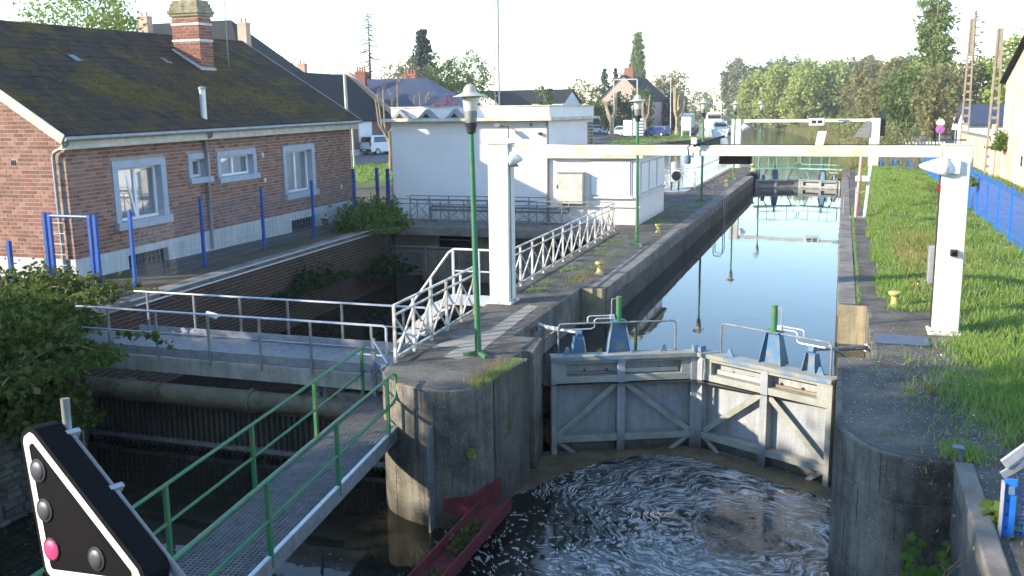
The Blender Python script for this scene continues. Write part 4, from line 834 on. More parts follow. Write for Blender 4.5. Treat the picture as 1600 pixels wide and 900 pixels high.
part('aerial', MB().tube([(-20.3,29.6,5.3),(-20.3,29.6,9.4)], .015, 5), M['grey_steel'], rf)
hs.rotation_euler = (.0128, 0, 0)

# ================================================================ WHITE CONTROL BUILDING
wb = thing('control_building', 'white flat-roofed lock control building beside the channel', 'building', (-11,33,0))
WX0, WXM, WX1, WY, WY2, WY3 = -15.85, -9.78, -6.55, 33.0, 39.5, 38.0
part('tall_block', MB().box(WX0,WXM,WY,WY2,-2.6,3.60), M['white_paint'], wb, bevel=.015)
part('cornice', MB().box(WX0-.25,WXM+.22,WY-.42,WY2+.2,3.60,3.71), M['beam_paint'], wb, bevel=.01)
part('parapet', MB().box(WX0+.0,WXM+.02,WY+.04,WY2,3.71,4.10), M['white_paint'], wb, bevel=.01); part('parapet_coping', MB().box(WX0-.03,WXM+.06,WY,WY2+.03,4.10,4.14), M['brick_coping'] if 'brick_coping' in M else M['beam_paint'], wb)
part('wing', MB().box(WXM+.002,WX1,WY+.02,WY3,0,2.30), M['white_paint'], wb, bevel=.015)
rs = part('wing_roof', MB().box(WXM+.002,WX1+.16,WY-.22,WY3+.15,2.30,2.42), M['beam_paint'], wb, bevel=.01)
part('roof_felt', MB().box(WXM+.05,WX1+.02,WY+.05,WY3,2.42,2.43), M['road'], rs); part('roof_upstand', MB().box(WX1-.18,WX1+.05,35.2,WY3+.1,2.43,2.72), M['coping'], rs)
m = MB(); part('shutter_reveal', MB().box(-8.28,-6.80,WY-.02,WY+.018,.98,2.22), M['plinth'], wb, bevel=.01)
sh = part('roller_shutter', MB().box(-8.22,-6.86,WY-.045,WY-.021,1.04,2.18), M['white'], wb)
for k in range(18): part('slat', MB().box(-8.21,-6.87,WY-.052,WY-.046,1.05+.0625*k,1.105+.0625*k), M['white'], sh)
part('sill', MB().box(-8.34,-6.74,WY-.12,WY+.019,.92,.975), M['pillar_paint'], wb, bevel=.006); part('plinth_ledge', MB().box(WXM+.1,WX1+.05,WY-.07,WY+.019,.62,.66), M['pillar_paint'], wb)
for a, b in ((33.25,34.6),(34.75,36.15),(36.3,37.75)):
    w = part('side_window', MB().box(WX1-.0,WX1+.02,a,b,1.05,2.16), M['plinth'], wb); s2 = part('shutter', MB().box(WX1+.021,WX1+.03,a+.07,b-.07,1.1,2.1), M['white'], w)
part('side_sill', MB().box(WX1+.0,WX1+.1,33.1,37.9,.96,1.04), M['pillar_paint'], wb, bevel=.006)
cbn = part('meter_cabinet', MB().box(-9.37,-8.46,WY-.36,WY-.002,.74,1.80), M['barge'], wb, bevel=.012); part('cabinet_lid', MB().box(-9.40,-8.43,WY-.40,WY-.002,1.80,1.83), M['zinc'], cbn); part('hinge', MB().box(-9.39,-9.36,WY-.38,WY-.33,1.25,1.4), M['dark'], cbn)
part('drainpipe', MB().tube([(WXM-.02,WY-.06,3.55),(WXM-.02,WY-.06,.05)], .045, 8), M['grey_steel'], wb, 50)
for z in (.55,.42): part('conduit', MB().tube([(-14.2,WY-.35,-.0),(-14.2,WY-.35,z-.05),(-14.15,WY-.35,z),(-9.0,WY-.35,z),(-8.95,WY-.35,z+.05),(-8.95,WY-.3,.76)], .04, 8), M['grey_steel'], wb, 50)
for x in (-15.35,-14.3,-13.2):
    m = MB().profile([(-.36,0),(.36,0),(0,.34)], (x,WY-.30,3.712), (1,0,0), (0,0,1), (0,1,0), .34); hd = part('vent_hood', m, M['zinc'], wb)
    part('louvre', MB().profile([(-.16,.03),(.16,.03),(0,.19)], (x,WY-.312,3.712), (1,0,0), (0,0,1), (0,1,0), .01), M['dark'], hd)
ff = part('floodlight', MB().hexa([(-11.62,WY-.62,3.36),(-11.38,WY-.62,3.36),(-11.38,WY-.40,3.44),(-11.62,WY-.40,3.44),(-11.62,WY-.64,3.42),(-11.38,WY-.64,3.42),(-11.38,WY-.42,3.52),(-11.62,WY-.42,3.52)]), M['grey_steel'], wb); part('arm', MB().tube([(-11.5,WY-.42,3.46),(-11.3,WY-.25,3.40),(-11.26,WY,3.40)], .02, 6), M['grey_steel'], ff); part('cable', MB().tube([(-11.26,WY-.01,3.40),(-11.27,WY-.012,3.0)], .01, 5), M['dark'], ff)
part('wall_camera', MB().box(-10.12,-10.02,WY-.14,WY-.002,3.1,3.2), M['dark'], wb); part('wall_lamp', MB().lathe([(.05,0),(.05,.1)], (-10.4,WY-.06,3.42), 8), M['grey_steel'], wb)
for k in range(16):
    a, b = k % 2, k // 2; part('block_tile', MB().box(WXM+.001,WXM+.03,38.55+.42*a,38.93+.42*a,2.45+.13*b,2.56+.13*b), M['dark'] if (a+b*3) % 3 else M['coping'], wb)
# ledge and the channel mouth below it
lg = thing('ledge', 'dark concrete ledge carrying the thin railing in front of the white building', 'ledge', (-11.5,32,-.3))
part('slab', MB().box(-15.95,-7.16,30.95,WY-.002,-.30,-.0), M['coping'], lg, bevel=.015)
bw = part('channel_wall', MB().box(-14.35,-11.55,32.1,32.6,-2.4,-.302), M['plinth2'] if 'plinth2' in M else M['ochre'], lg)
cw = part('channel_window', MB().box(-13.62,-12.42,32.05,32.099,-.86,-.31), M['black'], lg); part('window_bar', MB().box(-13.6,-12.44,32.03,32.049,-.6,-.57), M['grey_steel'], cw); part('window_sill', MB().box(-13.7,-12.35,31.98,32.098,-.93,-.862), M['coping'], cw)
part('side_pier', MB().box(-15.9,-15.1,30.6,31.2,-2.5,-.301), M['bank_side'], lg); part('side_pier', MB().box(-9.0,-8.2,32.2,32.99,-2.5,-.301), M['bank_side'], lg)

# ================================================================ OTHER BUILDINGS
def gable_house(name, label, x0, x1, y0, y1, eave, ridge, axis, wall, roof, chims=(), wins_=(), cat='house', over=.3, z0=0, hip=None):
    t = thing(name, label, cat, ((x0+x1)/2, (y0+y1)/2, z0)); m = MB().box(x0,x1,y0,y1,z0,eave); xm, ym = (x0+x1)/2, (y0+y1)/2
    if axis == 'Y':
        for y in (y0, y1): m.add([(x0,y,eave),(x1,y,eave),(xm,y,ridge)], [(0,1,2)])
    else:
        for x in ((x0, x1) if not hip else (x0,)): m.add([(x,y0,eave),(x,y1,eave),(x,ym,ridge)], [(0,1,2)])
    part('wall', m, wall, t); r_ = None; th = .12
    for s_ in (-1, 1):
        if axis == 'Y':
            sl = (ridge-eave)/(x1-xm); xe = xm + s_*((x1-x0)/2+over); ze = eave - sl*over; h0 = hip or 0
            q = [(xe,y0-over,ze),(xe,y1+over,ze),(xm,y1+over-h0,ridge),(xm,y0-over,ridge)]
        else:
            sl = (ridge-eave)/(y1-ym); ye = ym + s_*((y1-y0)/2+over); ze = eave - sl*over; h0 = hip or 0
            q = [(x0-over,ye,ze),(x1+over,ye,ze),(x1+over-h0,ym,ridge),(x0-over,ym,ridge)]
        r_ = part('roof', MB().hexa([(a,b,c+.01) for a,b,c in q]+[(a,b,c+th) for a,b,c in q]), roof, t)
    if hip: 
        q = [(x1+over,y0-over,ze),(x1+over,y1+over,ze),(x1+over-hip,ym,ridge)] if axis == 'X' else [(x0-over,y1+over,ze),(x1+over,y1+over,ze),(xm,y1+over-hip,ridge)]
        part('roof', MB().add([(a,b,c+th+.003) for a,b,c in q], [(0,1,2)]), roof, t)
    for (cx, cy, w, d, cz, pots) in chims:
        c = part('chimney', MB().box(cx-w/2,cx+w/2,cy-d/2,cy+d/2,eave,cz).box(cx-w/2-.06,cx+w/2+.06,cy-d/2-.06,cy+d/2+.06,cz-.18,cz-.02), M['brick_red'] if pots != 2 else M['salmon'], t)
        for k in range(abs(pots)): part('chimney_pot', MB().lathe([(.11,cz),(.09,cz+.45),(.11,cz+.5)], (cx-w/2+(k+.5)*w/abs(pots),cy,0), 8), M['terracotta'], c)
    for face, a, b, c, d, mt in wins_:
        if face == 'E': f_ = MB().box(x1,x1+.05,a,b,c,d); g_ = MB().box(x1+.051,x1+.07,a+.1,b-.1,c+.1,d-.1)
        elif face == 'S': f_ = MB().box(a,b,y0-.05,y0,c,d); g_ = MB().box(a+.1,b-.1,y0-.07,y0-.051,c+.1,d-.1)
        else: f_ = MB().box(x0-.05,x0,a,b,c,d); g_ = MB().box(x0-.07,x0-.051,a+.1,b-.1,c+.1,d-.1)
        w = part('window', f_, M['white'], t); part('shutter' if mt == 'white' else 'pane', g_, M[mt], w)
    return t
M['salmon'] = simple('salmon_brick', (.52,.34,.26), (.42,.27,.2), .9, 6); M['terracotta'] = simple('terracotta', (.40,.17,.10), (.3,.12,.07), .85, 6)
def brickish(name, a, b, mort):
    m, N, L, B = nt_new(name); v = coords(N, L, (1,1,1), True); mp = N.new('ShaderNodeMapping'); mp.vector_type = 'POINT'
    sx = N.new('ShaderNodeSeparateXYZ'); L.new(v, sx.inputs[0]); cb_ = N.new('ShaderNodeCombineXYZ'); L.new(mth(N, L, 'ADD', sx.outputs[0], sx.outputs[1]), cb_.inputs[0]); L.new(sx.outputs[2], cb_.inputs[1])
    bt = N.new('ShaderNodeTexBrick'); bt.inputs['Scale'].default_value = 1; bt.inputs['Brick Width'].default_value = .23; bt.inputs['Row Height'].default_value = .075; bt.inputs['Mortar Size'].default_value = .008
    bt.inputs['Color1'].default_value = (*a,1); bt.inputs['Color2'].default_value = (*b,1); bt.inputs['Mortar'].default_value = (*mort,1); L.new(cb_.outputs[0], bt.inputs['Vector']); L.new(bt.outputs[0], B.inputs['Base Color']); B.inputs['Roughness'].default_value = .9
    return m
M['far_brick'] = brickish('far_brick', (.20,.085,.06), (.14,.06,.045), (.3,.26,.22)); M['pink_brick'] = brickish('pale_brick', (.50,.33,.25), (.42,.26,.19), (.52,.46,.38))
M['far_white'] = simple('far_white_render', (.74,.74,.72), (.66,.66,.64), .85, 2)
b1 = gable_house('bungalow', 'brick bungalow with dark roof and white shutters across the road', -53,-43,60,90,3.35,7.6,'Y', M['far_brick'], M['dark_slate'], [(-45.6,98,.1,.1,3.4,1)] if False else [], [('E',77.6,80.1,1.2,2.95,'white'),('E',82.5,85.2,1.2,3.1,'white')])
part('verge', MB().bar((-42.4,90.35,3.2),(-48,90.35,7.85), .5,.45,(.6,0,.8)), M['salmon'], b1); part('plinth', MB().box(-42.99,-42.93,59.9,90.05,0,.55), M['plinth'], b1)
gable_house('slate_house', 'house with a broad blue slate roof behind the bungalow', -52,-37.6,91.5,101,4.2,7.35,'X', M['salmon'], M['slate'], [(-48.2,93.6,1.1,.6,8.2,4),(-44.6,98,1.5,.7,8.0,4)], hip=4.6)
gable_house('grey_roofed_house', 'distant house with grey roof left of the tall chimney pots', -70,-57,108,116,5,8.7,'X', M['salmon'], M['zinc'], [(-66,112,1,.7,10.2,2)])
gable_house('tall_house', 'tall dark-roofed house with two chimneys behind the mossy roof', -79,-61.5,92,104,8.9,14.4,'X', M['salmon'], M['dark_slate'], [(-75,93.6,1.3,.9,14.9,2),(-63.4,95.5,1.1,.9,13.9,2)], hip=5.5)
gable_house('white_barn', 'long low white building with dark roof beyond the control building', -58,-42,150,160,5.2,7.2,'X', M['far_white'], M['dark_slate'], [], [('S',-51,-46.5,3.6,4.8,'pane'),('S',-46,-42.5,3.6,4.8,'pane')])
gable_house('white_gabled_house', 'white gable end beside the lattice mast', -51.5,-45.5,131,145,4.6,6.6,'Y', M['far_white'], M['dark_slate'], [], [('S',-49.6,-49.2,3.5,4.1,'dark_pane'),('S',-48.9,-48.5,3.5,4.1,'dark_pane')])
gable_house('gabled_house', 'brick gabled house half hidden by ivy hedges in the centre distance', -41.2,-32.6,170,192,5.6,9.8,'Y', M['pink_brick'], M['dark_slate'], [(-36.6,174,1.6,.8,11.2,3)], [('S',-39.5,-38.4,2.5,4,'pane'),('S',-36,-35,2.5,4,'pane')])
# right: old warehouse of worn pale brick, with a garden wall running on from it
M['worn_wall'] = stained('worn_brick_render', (.64,.53,.43), (.50,.30,.20), (.5,.35,.25), .5, True, .9, .4)
wh = gable_house('warehouse', 'old pale brick warehouse with slate roof at the right edge', 8.35,22,38,60,5.2,8.6,'X', M['worn_wall'], M['dark_slate'], [], [('W',52.5,53.2,.9,1.6,'dark_pane'),('W',46.5,47.4,2.6,3.8,'dark_pane')])
gw = thing('garden_wall', 'low crumbling wall running on from the warehouse along the lane', 'wall', (8.2,68,0))
part('wall_run', MB().box(8.15,8.5,60.05,78,-.1,2.0), M['worn_wall'], gw, bevel=.04); part('buttress', MB().box(7.95,8.14,60.4,61.2,-.1,2.9), M['worn_wall'], gw, bevel=.05); part('coping', MB().box(8.1,8.55,60.1,78,2.002,2.08), M['coping'], gw)
gable_house('outbuilding', 'small white outbuilding with slate roof behind the garden wall', 8.7,14,79,86,2.6,3.9,'X', M['far_white'], M['slate'])

# ================================================================ VEGETATION
G_ = np.random.default_rng(5)
def leaf_quads(c, size, up=0.0, asp=.6):
    n = len(c); a = G_.normal(size=(n,3)); a[:,2] *= (1-up); a /= np.linalg.norm(a,axis=1,keepdims=True)
    b = G_.normal(size=(n,3)); b -= a*(a*b).sum(1,keepdims=True); b /= np.linalg.norm(b,axis=1,keepdims=True)
    s_ = (size*(.45+1.2*G_.uniform(0,1,n)**1.5))[:,None]; return np.stack([c+a*s_, c+b*s_*asp, c-a*s_, c-b*s_*asp], 1).reshape(-1,3)
def clumps(blobs, k, shell=.5):
    v = np.array([b[3]*b[4]*b[5] for b in blobs]); idx = G_.choice(len(blobs), k, p=v/v.sum()); B = np.array(blobs)[idx]
    d = G_.normal(size=(k,3)); d /= np.linalg.norm(d,axis=1,keepdims=True); r_ = G_.uniform(shell,1,k)**.6
    return B[:,:3] + d*r_[:,None]*B[:,3:6]
def cloud(blobs, k, per, sig, shell=.5):
    c = clumps(blobs, k, shell); w = G_.uniform(.5,1.5,k); n_ = np.maximum(1,(per*w/w.mean())).astype(int)
    p = np.repeat(c, n_, 0); return c, p + G_.normal(size=p.shape)*np.repeat(G_.uniform(.6,1.3,k), n_)[:,None]*sig
def plant(name, label, cat, base, blobs, k, per, sig, leaf, mat, trunk=.15, bark=None, limbs=8, group=None, shell=.5, crown='crown', asp=.6, trunk_top=.75):
    x, y, z = base; t = thing(name, label, cat, base, group); bl = [(b[0]+x,b[1]+y,b[2]+z,*b[3:]) for b in blobs]
    c, p = cloud(bl, k, per, sig, shell); p[:,2] = np.maximum(p[:,2], z+.02)
    me = np_mesh(crown, leaf_quads(p, leaf, 0, asp), 4, mat, base); part(crown, me, mat, t)
    if trunk:
        top = max(b[2] for b in bl); hz = z + (top-z)*trunk_top; m = MB(); j = lambda s_: rng.uniform(-s_,s_)
        pts = [(x,y,z-.1),(x+j(trunk*.5),y,z+(hz-z)*.35),(x+j(trunk),y+j(trunk),z+(hz-z)*.7),(x+j(trunk),y+j(trunk),hz)]
        m.tube(pts, [trunk,trunk*.8,trunk*.55,trunk*.25], 7)
        for i in range(min(limbs,len(c))):
            q = c[i]; s0 = Vector(pts[1]).lerp(Vector(pts[3]), rng.uniform(.1,.9)); m.tube([s0, s0.lerp(Vector(q),.5)+Vector((0,0,.1*trunk)), q], [trunk*.35,trunk*.22,trunk*.06], 5)
        part('trunk', m, bark or M['bark'], t, 60)
    return t
LM = dict(
  fresh=leafmat('fresh_leaves', [(0.150,0.225,0.038),(0.240,0.315,0.053),(0.315,0.375,0.083),(0.195,0.255,0.053)]),
  willow=leafmat('willow_leaves', [(0.300,0.375,0.105),(0.390,0.450,0.135),(0.450,0.450,0.180),(0.255,0.315,0.090)]),
  dull=leafmat('dull_leaves', [(0.195,0.225,0.105),(0.255,0.270,0.135),(0.150,0.180,0.083),(0.300,0.300,0.165)]),
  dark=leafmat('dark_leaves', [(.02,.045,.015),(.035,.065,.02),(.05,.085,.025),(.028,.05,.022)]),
  mid=leafmat('mid_green_leaves', [(0.075,0.128,0.033),(0.120,0.188,0.042),(0.165,0.225,0.053),(0.090,0.135,0.045)]),
  ivy=leafmat('ivy_leaves', [(.035,.06,.015),(.06,.09,.02),(.10,.14,.03),(.15,.18,.05),(.04,.065,.02)]),
  spruce=leafmat('spruce_needles', [(0.068,0.090,0.068),(0.098,0.128,0.090),(0.053,0.075,0.057)], .2),
  poplar=leafmat('poplar_leaves', [(0.165,0.217,0.068),(0.225,0.285,0.090),(0.285,0.345,0.120)]),
  buds=leafmat('pale_spring_buds', [(0.279,0.242,0.158),(0.279,0.279,0.186),(0.242,0.223,0.130),(0.205,0.205,0.112)]),
  olive=leafmat('olive_leaves', [(0.240,0.225,0.090),(0.300,0.270,0.120),(0.195,0.195,0.075),(0.330,0.315,0.135)]),
  red=leafmat('plum_leaves', [(0.240,0.053,0.090),(0.330,0.075,0.120),(0.180,0.045,0.075)]),
  grass=leafmat('grass_blades', [(0.134,0.251,0.035),(0.193,0.329,0.053),(0.253,0.365,0.080),(0.327,0.365,0.142),(0.164,0.277,0.053)], .45),
  dry=leafmat('dry_grass', [(0.390,0.300,0.135),(0.300,0.225,0.105),(0.240,0.195,0.075),(0.345,0.180,0.105)], .3),
  maple=leafmat('maple_leaves', [(.07,.15,.02),(.10,.19,.03),(.085,.16,.025)], .4))
def bare(name, label, base, h, r_, spread, levels=3, n=5, mat=None, seed=1, up=.5, group=None):
    rr = random.Random(seed); t = thing(name, label, 'tree', base, group); m = MB(); mb2 = MB()
    def grow(p, d, l, rad, lev, mm):
        d = d.normalized(); mid = p + d*l*.5 + Vector((rr.gauss(0,.04),rr.gauss(0,.04),0))*l; e = p + d*l
        mm.tube([p, mid, e], [rad, rad*.75, rad*.4], 5 if lev else 4, False)
        if lev == 0: return
        for k in range(n):
            a = rr.uniform(.3,1); q = p.lerp(e, a); dd = (d*.5 + Vector((rr.gauss(0,1),rr.gauss(0,1),up+rr.uniform(-.3,.5))).normalized()*spread); grow(q, dd, l*rr.uniform(.32,.55), rad*.42, lev-1, mb2)
    grow(Vector(base), Vector((0,0,1)), h*.72, r_, levels, m); part('trunk', m, mat or M['bark'], t, 60); part('crown', mb2, mat or M['bark'], t); return t

# --- the far bank of the upper reach: back row of trees, then the willows
for i in range(15):
    x = -38 + i*4.4 + rng.uniform(-.6,.6); h = 20.0 + rng.uniform(-1.0,1.6) - (i > 10)*.8
    plant('tall_tree', ['leftmost of the tall grey-green trees on the horizon','tall grey-green tree on the horizon, second from the left end','tall grey-green tree on the horizon, third from the left end','tall grey-green tree on the horizon, fourth from the left','tall grey-green tree on the horizon, fifth from the left','tall grey-green tree on the horizon, sixth from the left','tall grey-green tree on the horizon, seventh from the left','tall grey-green tree at the middle of the horizon row','tall grey-green tree on the horizon, seventh from the right','tall grey-green tree on the horizon, sixth from the right','tall grey-green tree on the horizon, fifth from the right','tall grey-green tree on the horizon, fourth from the right','tall grey-green tree on the horizon, third from the right','tall grey-green tree on the horizon, second from the right','rightmost of the tall grey-green trees on the horizon'][i], 'tree', (x,342+rng.uniform(-4,8),0),
          [(0,0,h*.62,3.0,2.7,h*.37),(rng.uniform(-.8,.8),0,h*.8,2.4,2.2,h*.19),(0,0,h*.4,2.6,2.4,h*.27)], 130, 28, .6, .42, LM['dull'], .3, M['bark'], 6, 'tall trees on the horizon', .35)
WL = [(-17.6,212,11.6,4.4),(-12.5,206,12.8,4.8),(-7.2,200,13.2,5.0),(-1.8,203,12.8,5.0),(3.8,194,13.0,4.8),(8.6,186,12.6,4.6),(12.4,178,11.8,4.2)]
for i, (x, y, h, w) in enumerate(WL):
    plant('willow', ['leftmost light green willow on the far bank','second light green willow from the left on the far bank','third light green willow from the left on the far bank','middle light green willow on the far bank','third light green willow from the right on the far bank','second light green willow from the right on the far bank','rightmost light green willow on the far bank'][i], 'tree', (x,y,0),
          [(0,0,h*.55,w*.75,w*.75,h*.43),(rng.uniform(-1,1),0,h*.75,w*.55,w*.5,h*.22),(-w*.5,0,h*.33,w*.5,w*.5,h*.3),(w*.5,0,h*.33,w*.5,w*.5,h*.3)], 240, 34, .5, .26, LM['willow' if i not in (4,5) else 'olive'], .3, None, 10, 'willows on the far bank', .45)
wl = ['by the water at the far left','beside the leftmost willow','in the gap of the river bend','overhanging the far water','above the broken bank','beside the white signal','left of the far portal pillar','right of the far portal pillar']
for i in range(8):
    f_ = i/7; y = 250 - 150*f_; x = float(np.interp(y,[90,125,203,262],[1.6,1.2,-7.8,-18.5])) + 1.2; h = 1.5+rng.uniform(0,.9)
    plant('bank_shrub', 'low yellow-green shrub '+wl[i], 'shrub', (x,y,0), [(0,0,h*.5,3.4,5.5,h*.55),(1.8,3,h*.5,2.5,4,h*.6)], 70, 22, .28, .15, LM['olive' if i % 2 else 'fresh'], 0, group='shrubs along the far bank')
o = plant('far_wood', 'mass of pale green woodland filling the far bank', 'wood', (0,300,0), [(-40+7*i,-22+rng.uniform(-14,10),4.2,5.5,6,4.8+rng.uniform(-.6,1.2)) for i in range(16)], 700, 26, .9, .38, LM['dull'], 0); o['kind'] = 'stuff'
# reeds and rough grass on the far bank edge
pts = []
for k in range(16000):
    f_ = G_.uniform(0,1)**1.3; y = 66 + 200*f_; x0 = np.interp(y, [66,68,90,125,203,262], [.6,.9,1.8,1.2,-7.8,-18.5]); o_ = G_.normal(); pts.append((x0+(o_*2.4 if o_ > 0 else o_*(.4+.004*y)), y, -.6 if o_ < -.5 else -.15 if o_ < 0 else 0.0))
pts = np.array(pts); n = len(pts); hh = G_.uniform(.25,.7,n)*(1+ (pts[:,1]-66)/200); w = .03+ (pts[:,1])*.0006
dx = G_.normal(size=n)*.2; vv = np.stack([pts+np.stack([-w,0*w,0*w],1), pts+np.stack([w,0*w,0*w],1), pts+np.stack([dx,G_.normal(size=n)*.15,hh],1)],1).reshape(-1,3)
me = np_mesh('bank_reeds', vv, 3, LM['olive']); o = bpy.data.objects.new('bank_reeds', me); COL.objects.link(o); tag(o, 'rough reeds and long grass along the far right bank', 'reeds', kind='stuff')
# --- right of the portal: poplar, ivy-clad trees
plant('poplar', 'tall Lombardy poplar behind the right-hand trees', 'tree', (10.2,131,0), [(0,0,9.5,2.3,2.3,7.4),(-.4,0,14.0,1.8,1.8,5.5),(.8,0,6,2.3,2.3,4.5)], 420, 34, .34, .2, LM['poplar'], .3, M['pale_bark'], 14, shell=.3)
for (x,y,h,w,mt,lb) in ((6.4,122,8.6,2.6,'mid','ivy-covered tree left of the tall poplar'),(9.4,116,8.2,2.3,'olive','ivy-covered tree below the tall poplar'),(12.2,124,9.0,2.6,'olive','bushy tree right of the tall poplar'),(15.0,128,9.5,2.8,'mid','bushy tree left of the ladder-like pole'),(17.6,150,10.4,3.2,'olive','olive tree between the two ladder-like poles'),(20.5,150,10.6,3.2,'olive','olive tree behind the warehouse'),(3.6,140,7.4,2.6,'olive','olive tree beside the rightmost willow'),(15.2,104,11.0,2.6,'fresh','thin pale tree above the warehouse roof')):
    plant('leafy_tree', lb, 'tree', (x,y,0), [(0,0,h*.55,w,w,h*.42),(rng.uniform(-.6,.6),0,h*.8,w*.7,w*.7,h*.2),(0,0,h*.25,w*.9,w*.9,h*.24)], 120, 26, .38, .2, LM[mt], .25, None, 10, 'trees right of the portal', .4)
# --- left village and centre distance
def bare_conifer(name, label, x, y, h, w, seed, n=46, mat=None):
    rr = random.Random(seed); t = thing(name, label, 'tree', (x,y,0)); m = MB().tube([(x,y,0),(x,y,h*.6),(x,y,h)], [h*.012,h*.008,.02], 6); b = MB()
    for i in range(n):
        z = h*(.12+.86*i/n)
        for k in range(3):
            l = w*(1-z/h)**.7*rr.uniform(.5,1.1)+.2; a = rr.uniform(0,6.28); d = Vector((math.cos(a),math.sin(a),0)); p = Vector((x,y,z)); q = [p, p+d*l*.5-Vector((0,0,l*.12)), p+d*l-Vector((0,0,l*.05))]; b.tube(q, [.06,.045,.02], 4, False)
            for s_ in range(5): f_ = rr.uniform(.3,1); u = p.lerp(q[2],f_)-Vector((0,0,l*.06)); b.tube([u,u+Vector((rr.gauss(0,.25),rr.gauss(0,.25),-rr.uniform(.05,.35)))], [.03,.012], 3, False)
    part('trunk', m, mat or M['bark'], t, 60); part('branches', b, mat or M['bark'], t); return t
bare_conifer('bare_spruce', 'dead spire of a conifer beside the ladder-like pole', 13.2,120,14.6,1.6,3)
bare_conifer('larch', 'bare larch with drooping twigs behind the slate roof', -55.4,110,16.4,5.4,9)
def spruce(label, x, y, h, w, mat, seed, n=34):
    rr = random.Random(seed); t = thing('spruce', label, 'tree', (x,y,0)); m = MB().tube([(x,y,0),(x,y,h*.6),(x,y,h)], [w*.09,w*.06,.03], 7); P_ = []
    for i in range(n):
        z = h*(.14+.84*i/n); l = w*(1-(z/h))**.85*rr.uniform(.75,1.1)+.15
        for k in range(6):
            a = rr.uniform(0,6.28); e = Vector((x+l*math.cos(a), y+l*math.sin(a), z-l*.28)); m.tube([(x,y,z),e], [.04,.015], 4, False)
            for q in range(11): f_ = rr.uniform(.2,1); P_.append((x+(e.x-x)*f_+rr.gauss(0,.1), y+(e.y-y)*f_+rr.gauss(0,.1), z+(e.z-z)*f_-rr.uniform(0,.28)))
    part('trunk', m, M['bark'], t, 60); part('crown', np_mesh('crown', leaf_quads(np.array(P_), .3, 0, .45), 4, mat, (x,y,0)), mat, t); return t
spruce('tall dark spruce behind the slate-roofed house', -50.5,115,14.6,5.6,LM['spruce'],4,60)
spruce('left dark spruce by the gabled house', -47.1,200,12.9,3.2,LM['spruce'],5,26); spruce('slimmer right dark spruce by the gabled house', -48.2,215,13.6,2.4,LM['spruce'],6,26)
def simple_tree(name, label, x, y, h, w, mat, k=90, per=24, leaf=.2, tr=.18, sig=.36, cat='tree', lo=.55, shell=.35, bark=None, limbs=12):
    return plant(name, label, cat, (x,y,0), [(0,0,h*lo,w/2,w/2,h*(1-lo)*.95),(w*.18,0,h*.72,w*.33,w*.33,h*.22),(-w*.2,0,h*(lo-.08),w*.34,w*.34,h*.25)], k, per, sig, leaf, mat, tr, bark, limbs, None, shell)
simple_tree('leafy_tree', 'light green tree rising behind the mossy roof', -56,62,15.6,9.5,LM['fresh'],380,40,.13,.3,.45)
bare('bare_tree', 'bare branching tree at the top left corner', (-63,60,0), 17, .25, .8, 3, 6, M['twig'], 21)
bare('bare_tree', 'bare tree rising right of the tall dark roof', (-81,130,0), 15, .2, .7, 3, 6, M['twig'], 22); bare('bare_tree', 'bare tree between the chimney pots', (-79,140,0), 13.6, .18, .7, 3, 6, M['twig'], 23)
simple_tree('budding_tree', 'pale pinkish budding tree in front of the dark spruce', -46,100,10.4,6.6,LM['buds'],300,34,.10,.16,.3)
simple_tree('leafy_tree', 'thin green tree just right of the dark spruce', -43.6,105,10.8,4.6,LM['mid'],150,24,.13,.14,.28)
simple_tree('leafy_tree', 'open-crowned tree left of the lattice mast', -48.5,126,12.8,7.0,LM['mid'],200,24,.15,.2,.34); simple_tree('leafy_tree', 'smaller green tree between spruce and open-crowned tree', -47.6,119,9.6,5.0,LM['olive'],160,24,.15,.15,.32)
simple_tree('plum_bush', 'dark pink plum bush beyond the white parapet', -37.2,90,5.8,3.4,LM['red'],90,26,.11,.1,.26,'bush',.5)
simple_tree('leafy_tree', 'small bright palm-like tree above the dark roof', -36,120,8.2,2.4,LM['mid'],36,18,.2,.12,.22)
simple_tree('leafy_tree', 'pale budding tree left of the dark spruces', -50,190,10.4,9.0,LM['olive'],120,24,.24,.2,.5); simple_tree('leafy_tree', 'grey-green tree between the spruces and the poplar', -46.2,221,13.8,5.0,LM['dull'],90,22,.28,.2,.45)
plant('poplar', 'slender Lombardy poplar above the gabled house', 'tree', (-46.4,230,0), [(0,0,13,1.7,1.7,9.8),(0,0,9,2.0,2.0,7),(.2,0,18,1.3,1.3,4.6)], 380, 34, .34, .24, LM['poplar'], .3, None, 8, shell=.25)
simple_tree('leafy_tree', 'round budding tree right of the gabled house', -39.0,230,13.8,9.4,LM['olive'],200,26,.24,.25,.5)
for (x,y,h,w,mt,lb) in ((-33.5,152,6.6,5.0,'dark','dark ivy hedge in front of the gabled house'),(-31.0,156,7.4,4.2,'mid','brighter ivy bush right of the gabled house front'),(-39.5,162,5.6,5.4,'mid','green bush behind the parked white cars'),(-31.5,188,6.6,6.5,'dark','dark bushes behind the right-hand pollard'),(-43,262,8.2,7.0,'olive','olive bush behind the moored boats'),(-45,318,10.6,9.0,'dull','hazy tree at the bend of the river'),(-30,312,9.0,7.0,'olive','olive tree on the outside of the river bend'),(-44,186,6.4,6,'olive','olive shrubs left of the gabled house')):
    simple_tree('hedge' if 'hedge' in lb else 'bush', lb, x, y, h, w, LM[mt], 150, 26, .2, .12, .36, 'bush', .42, .3)
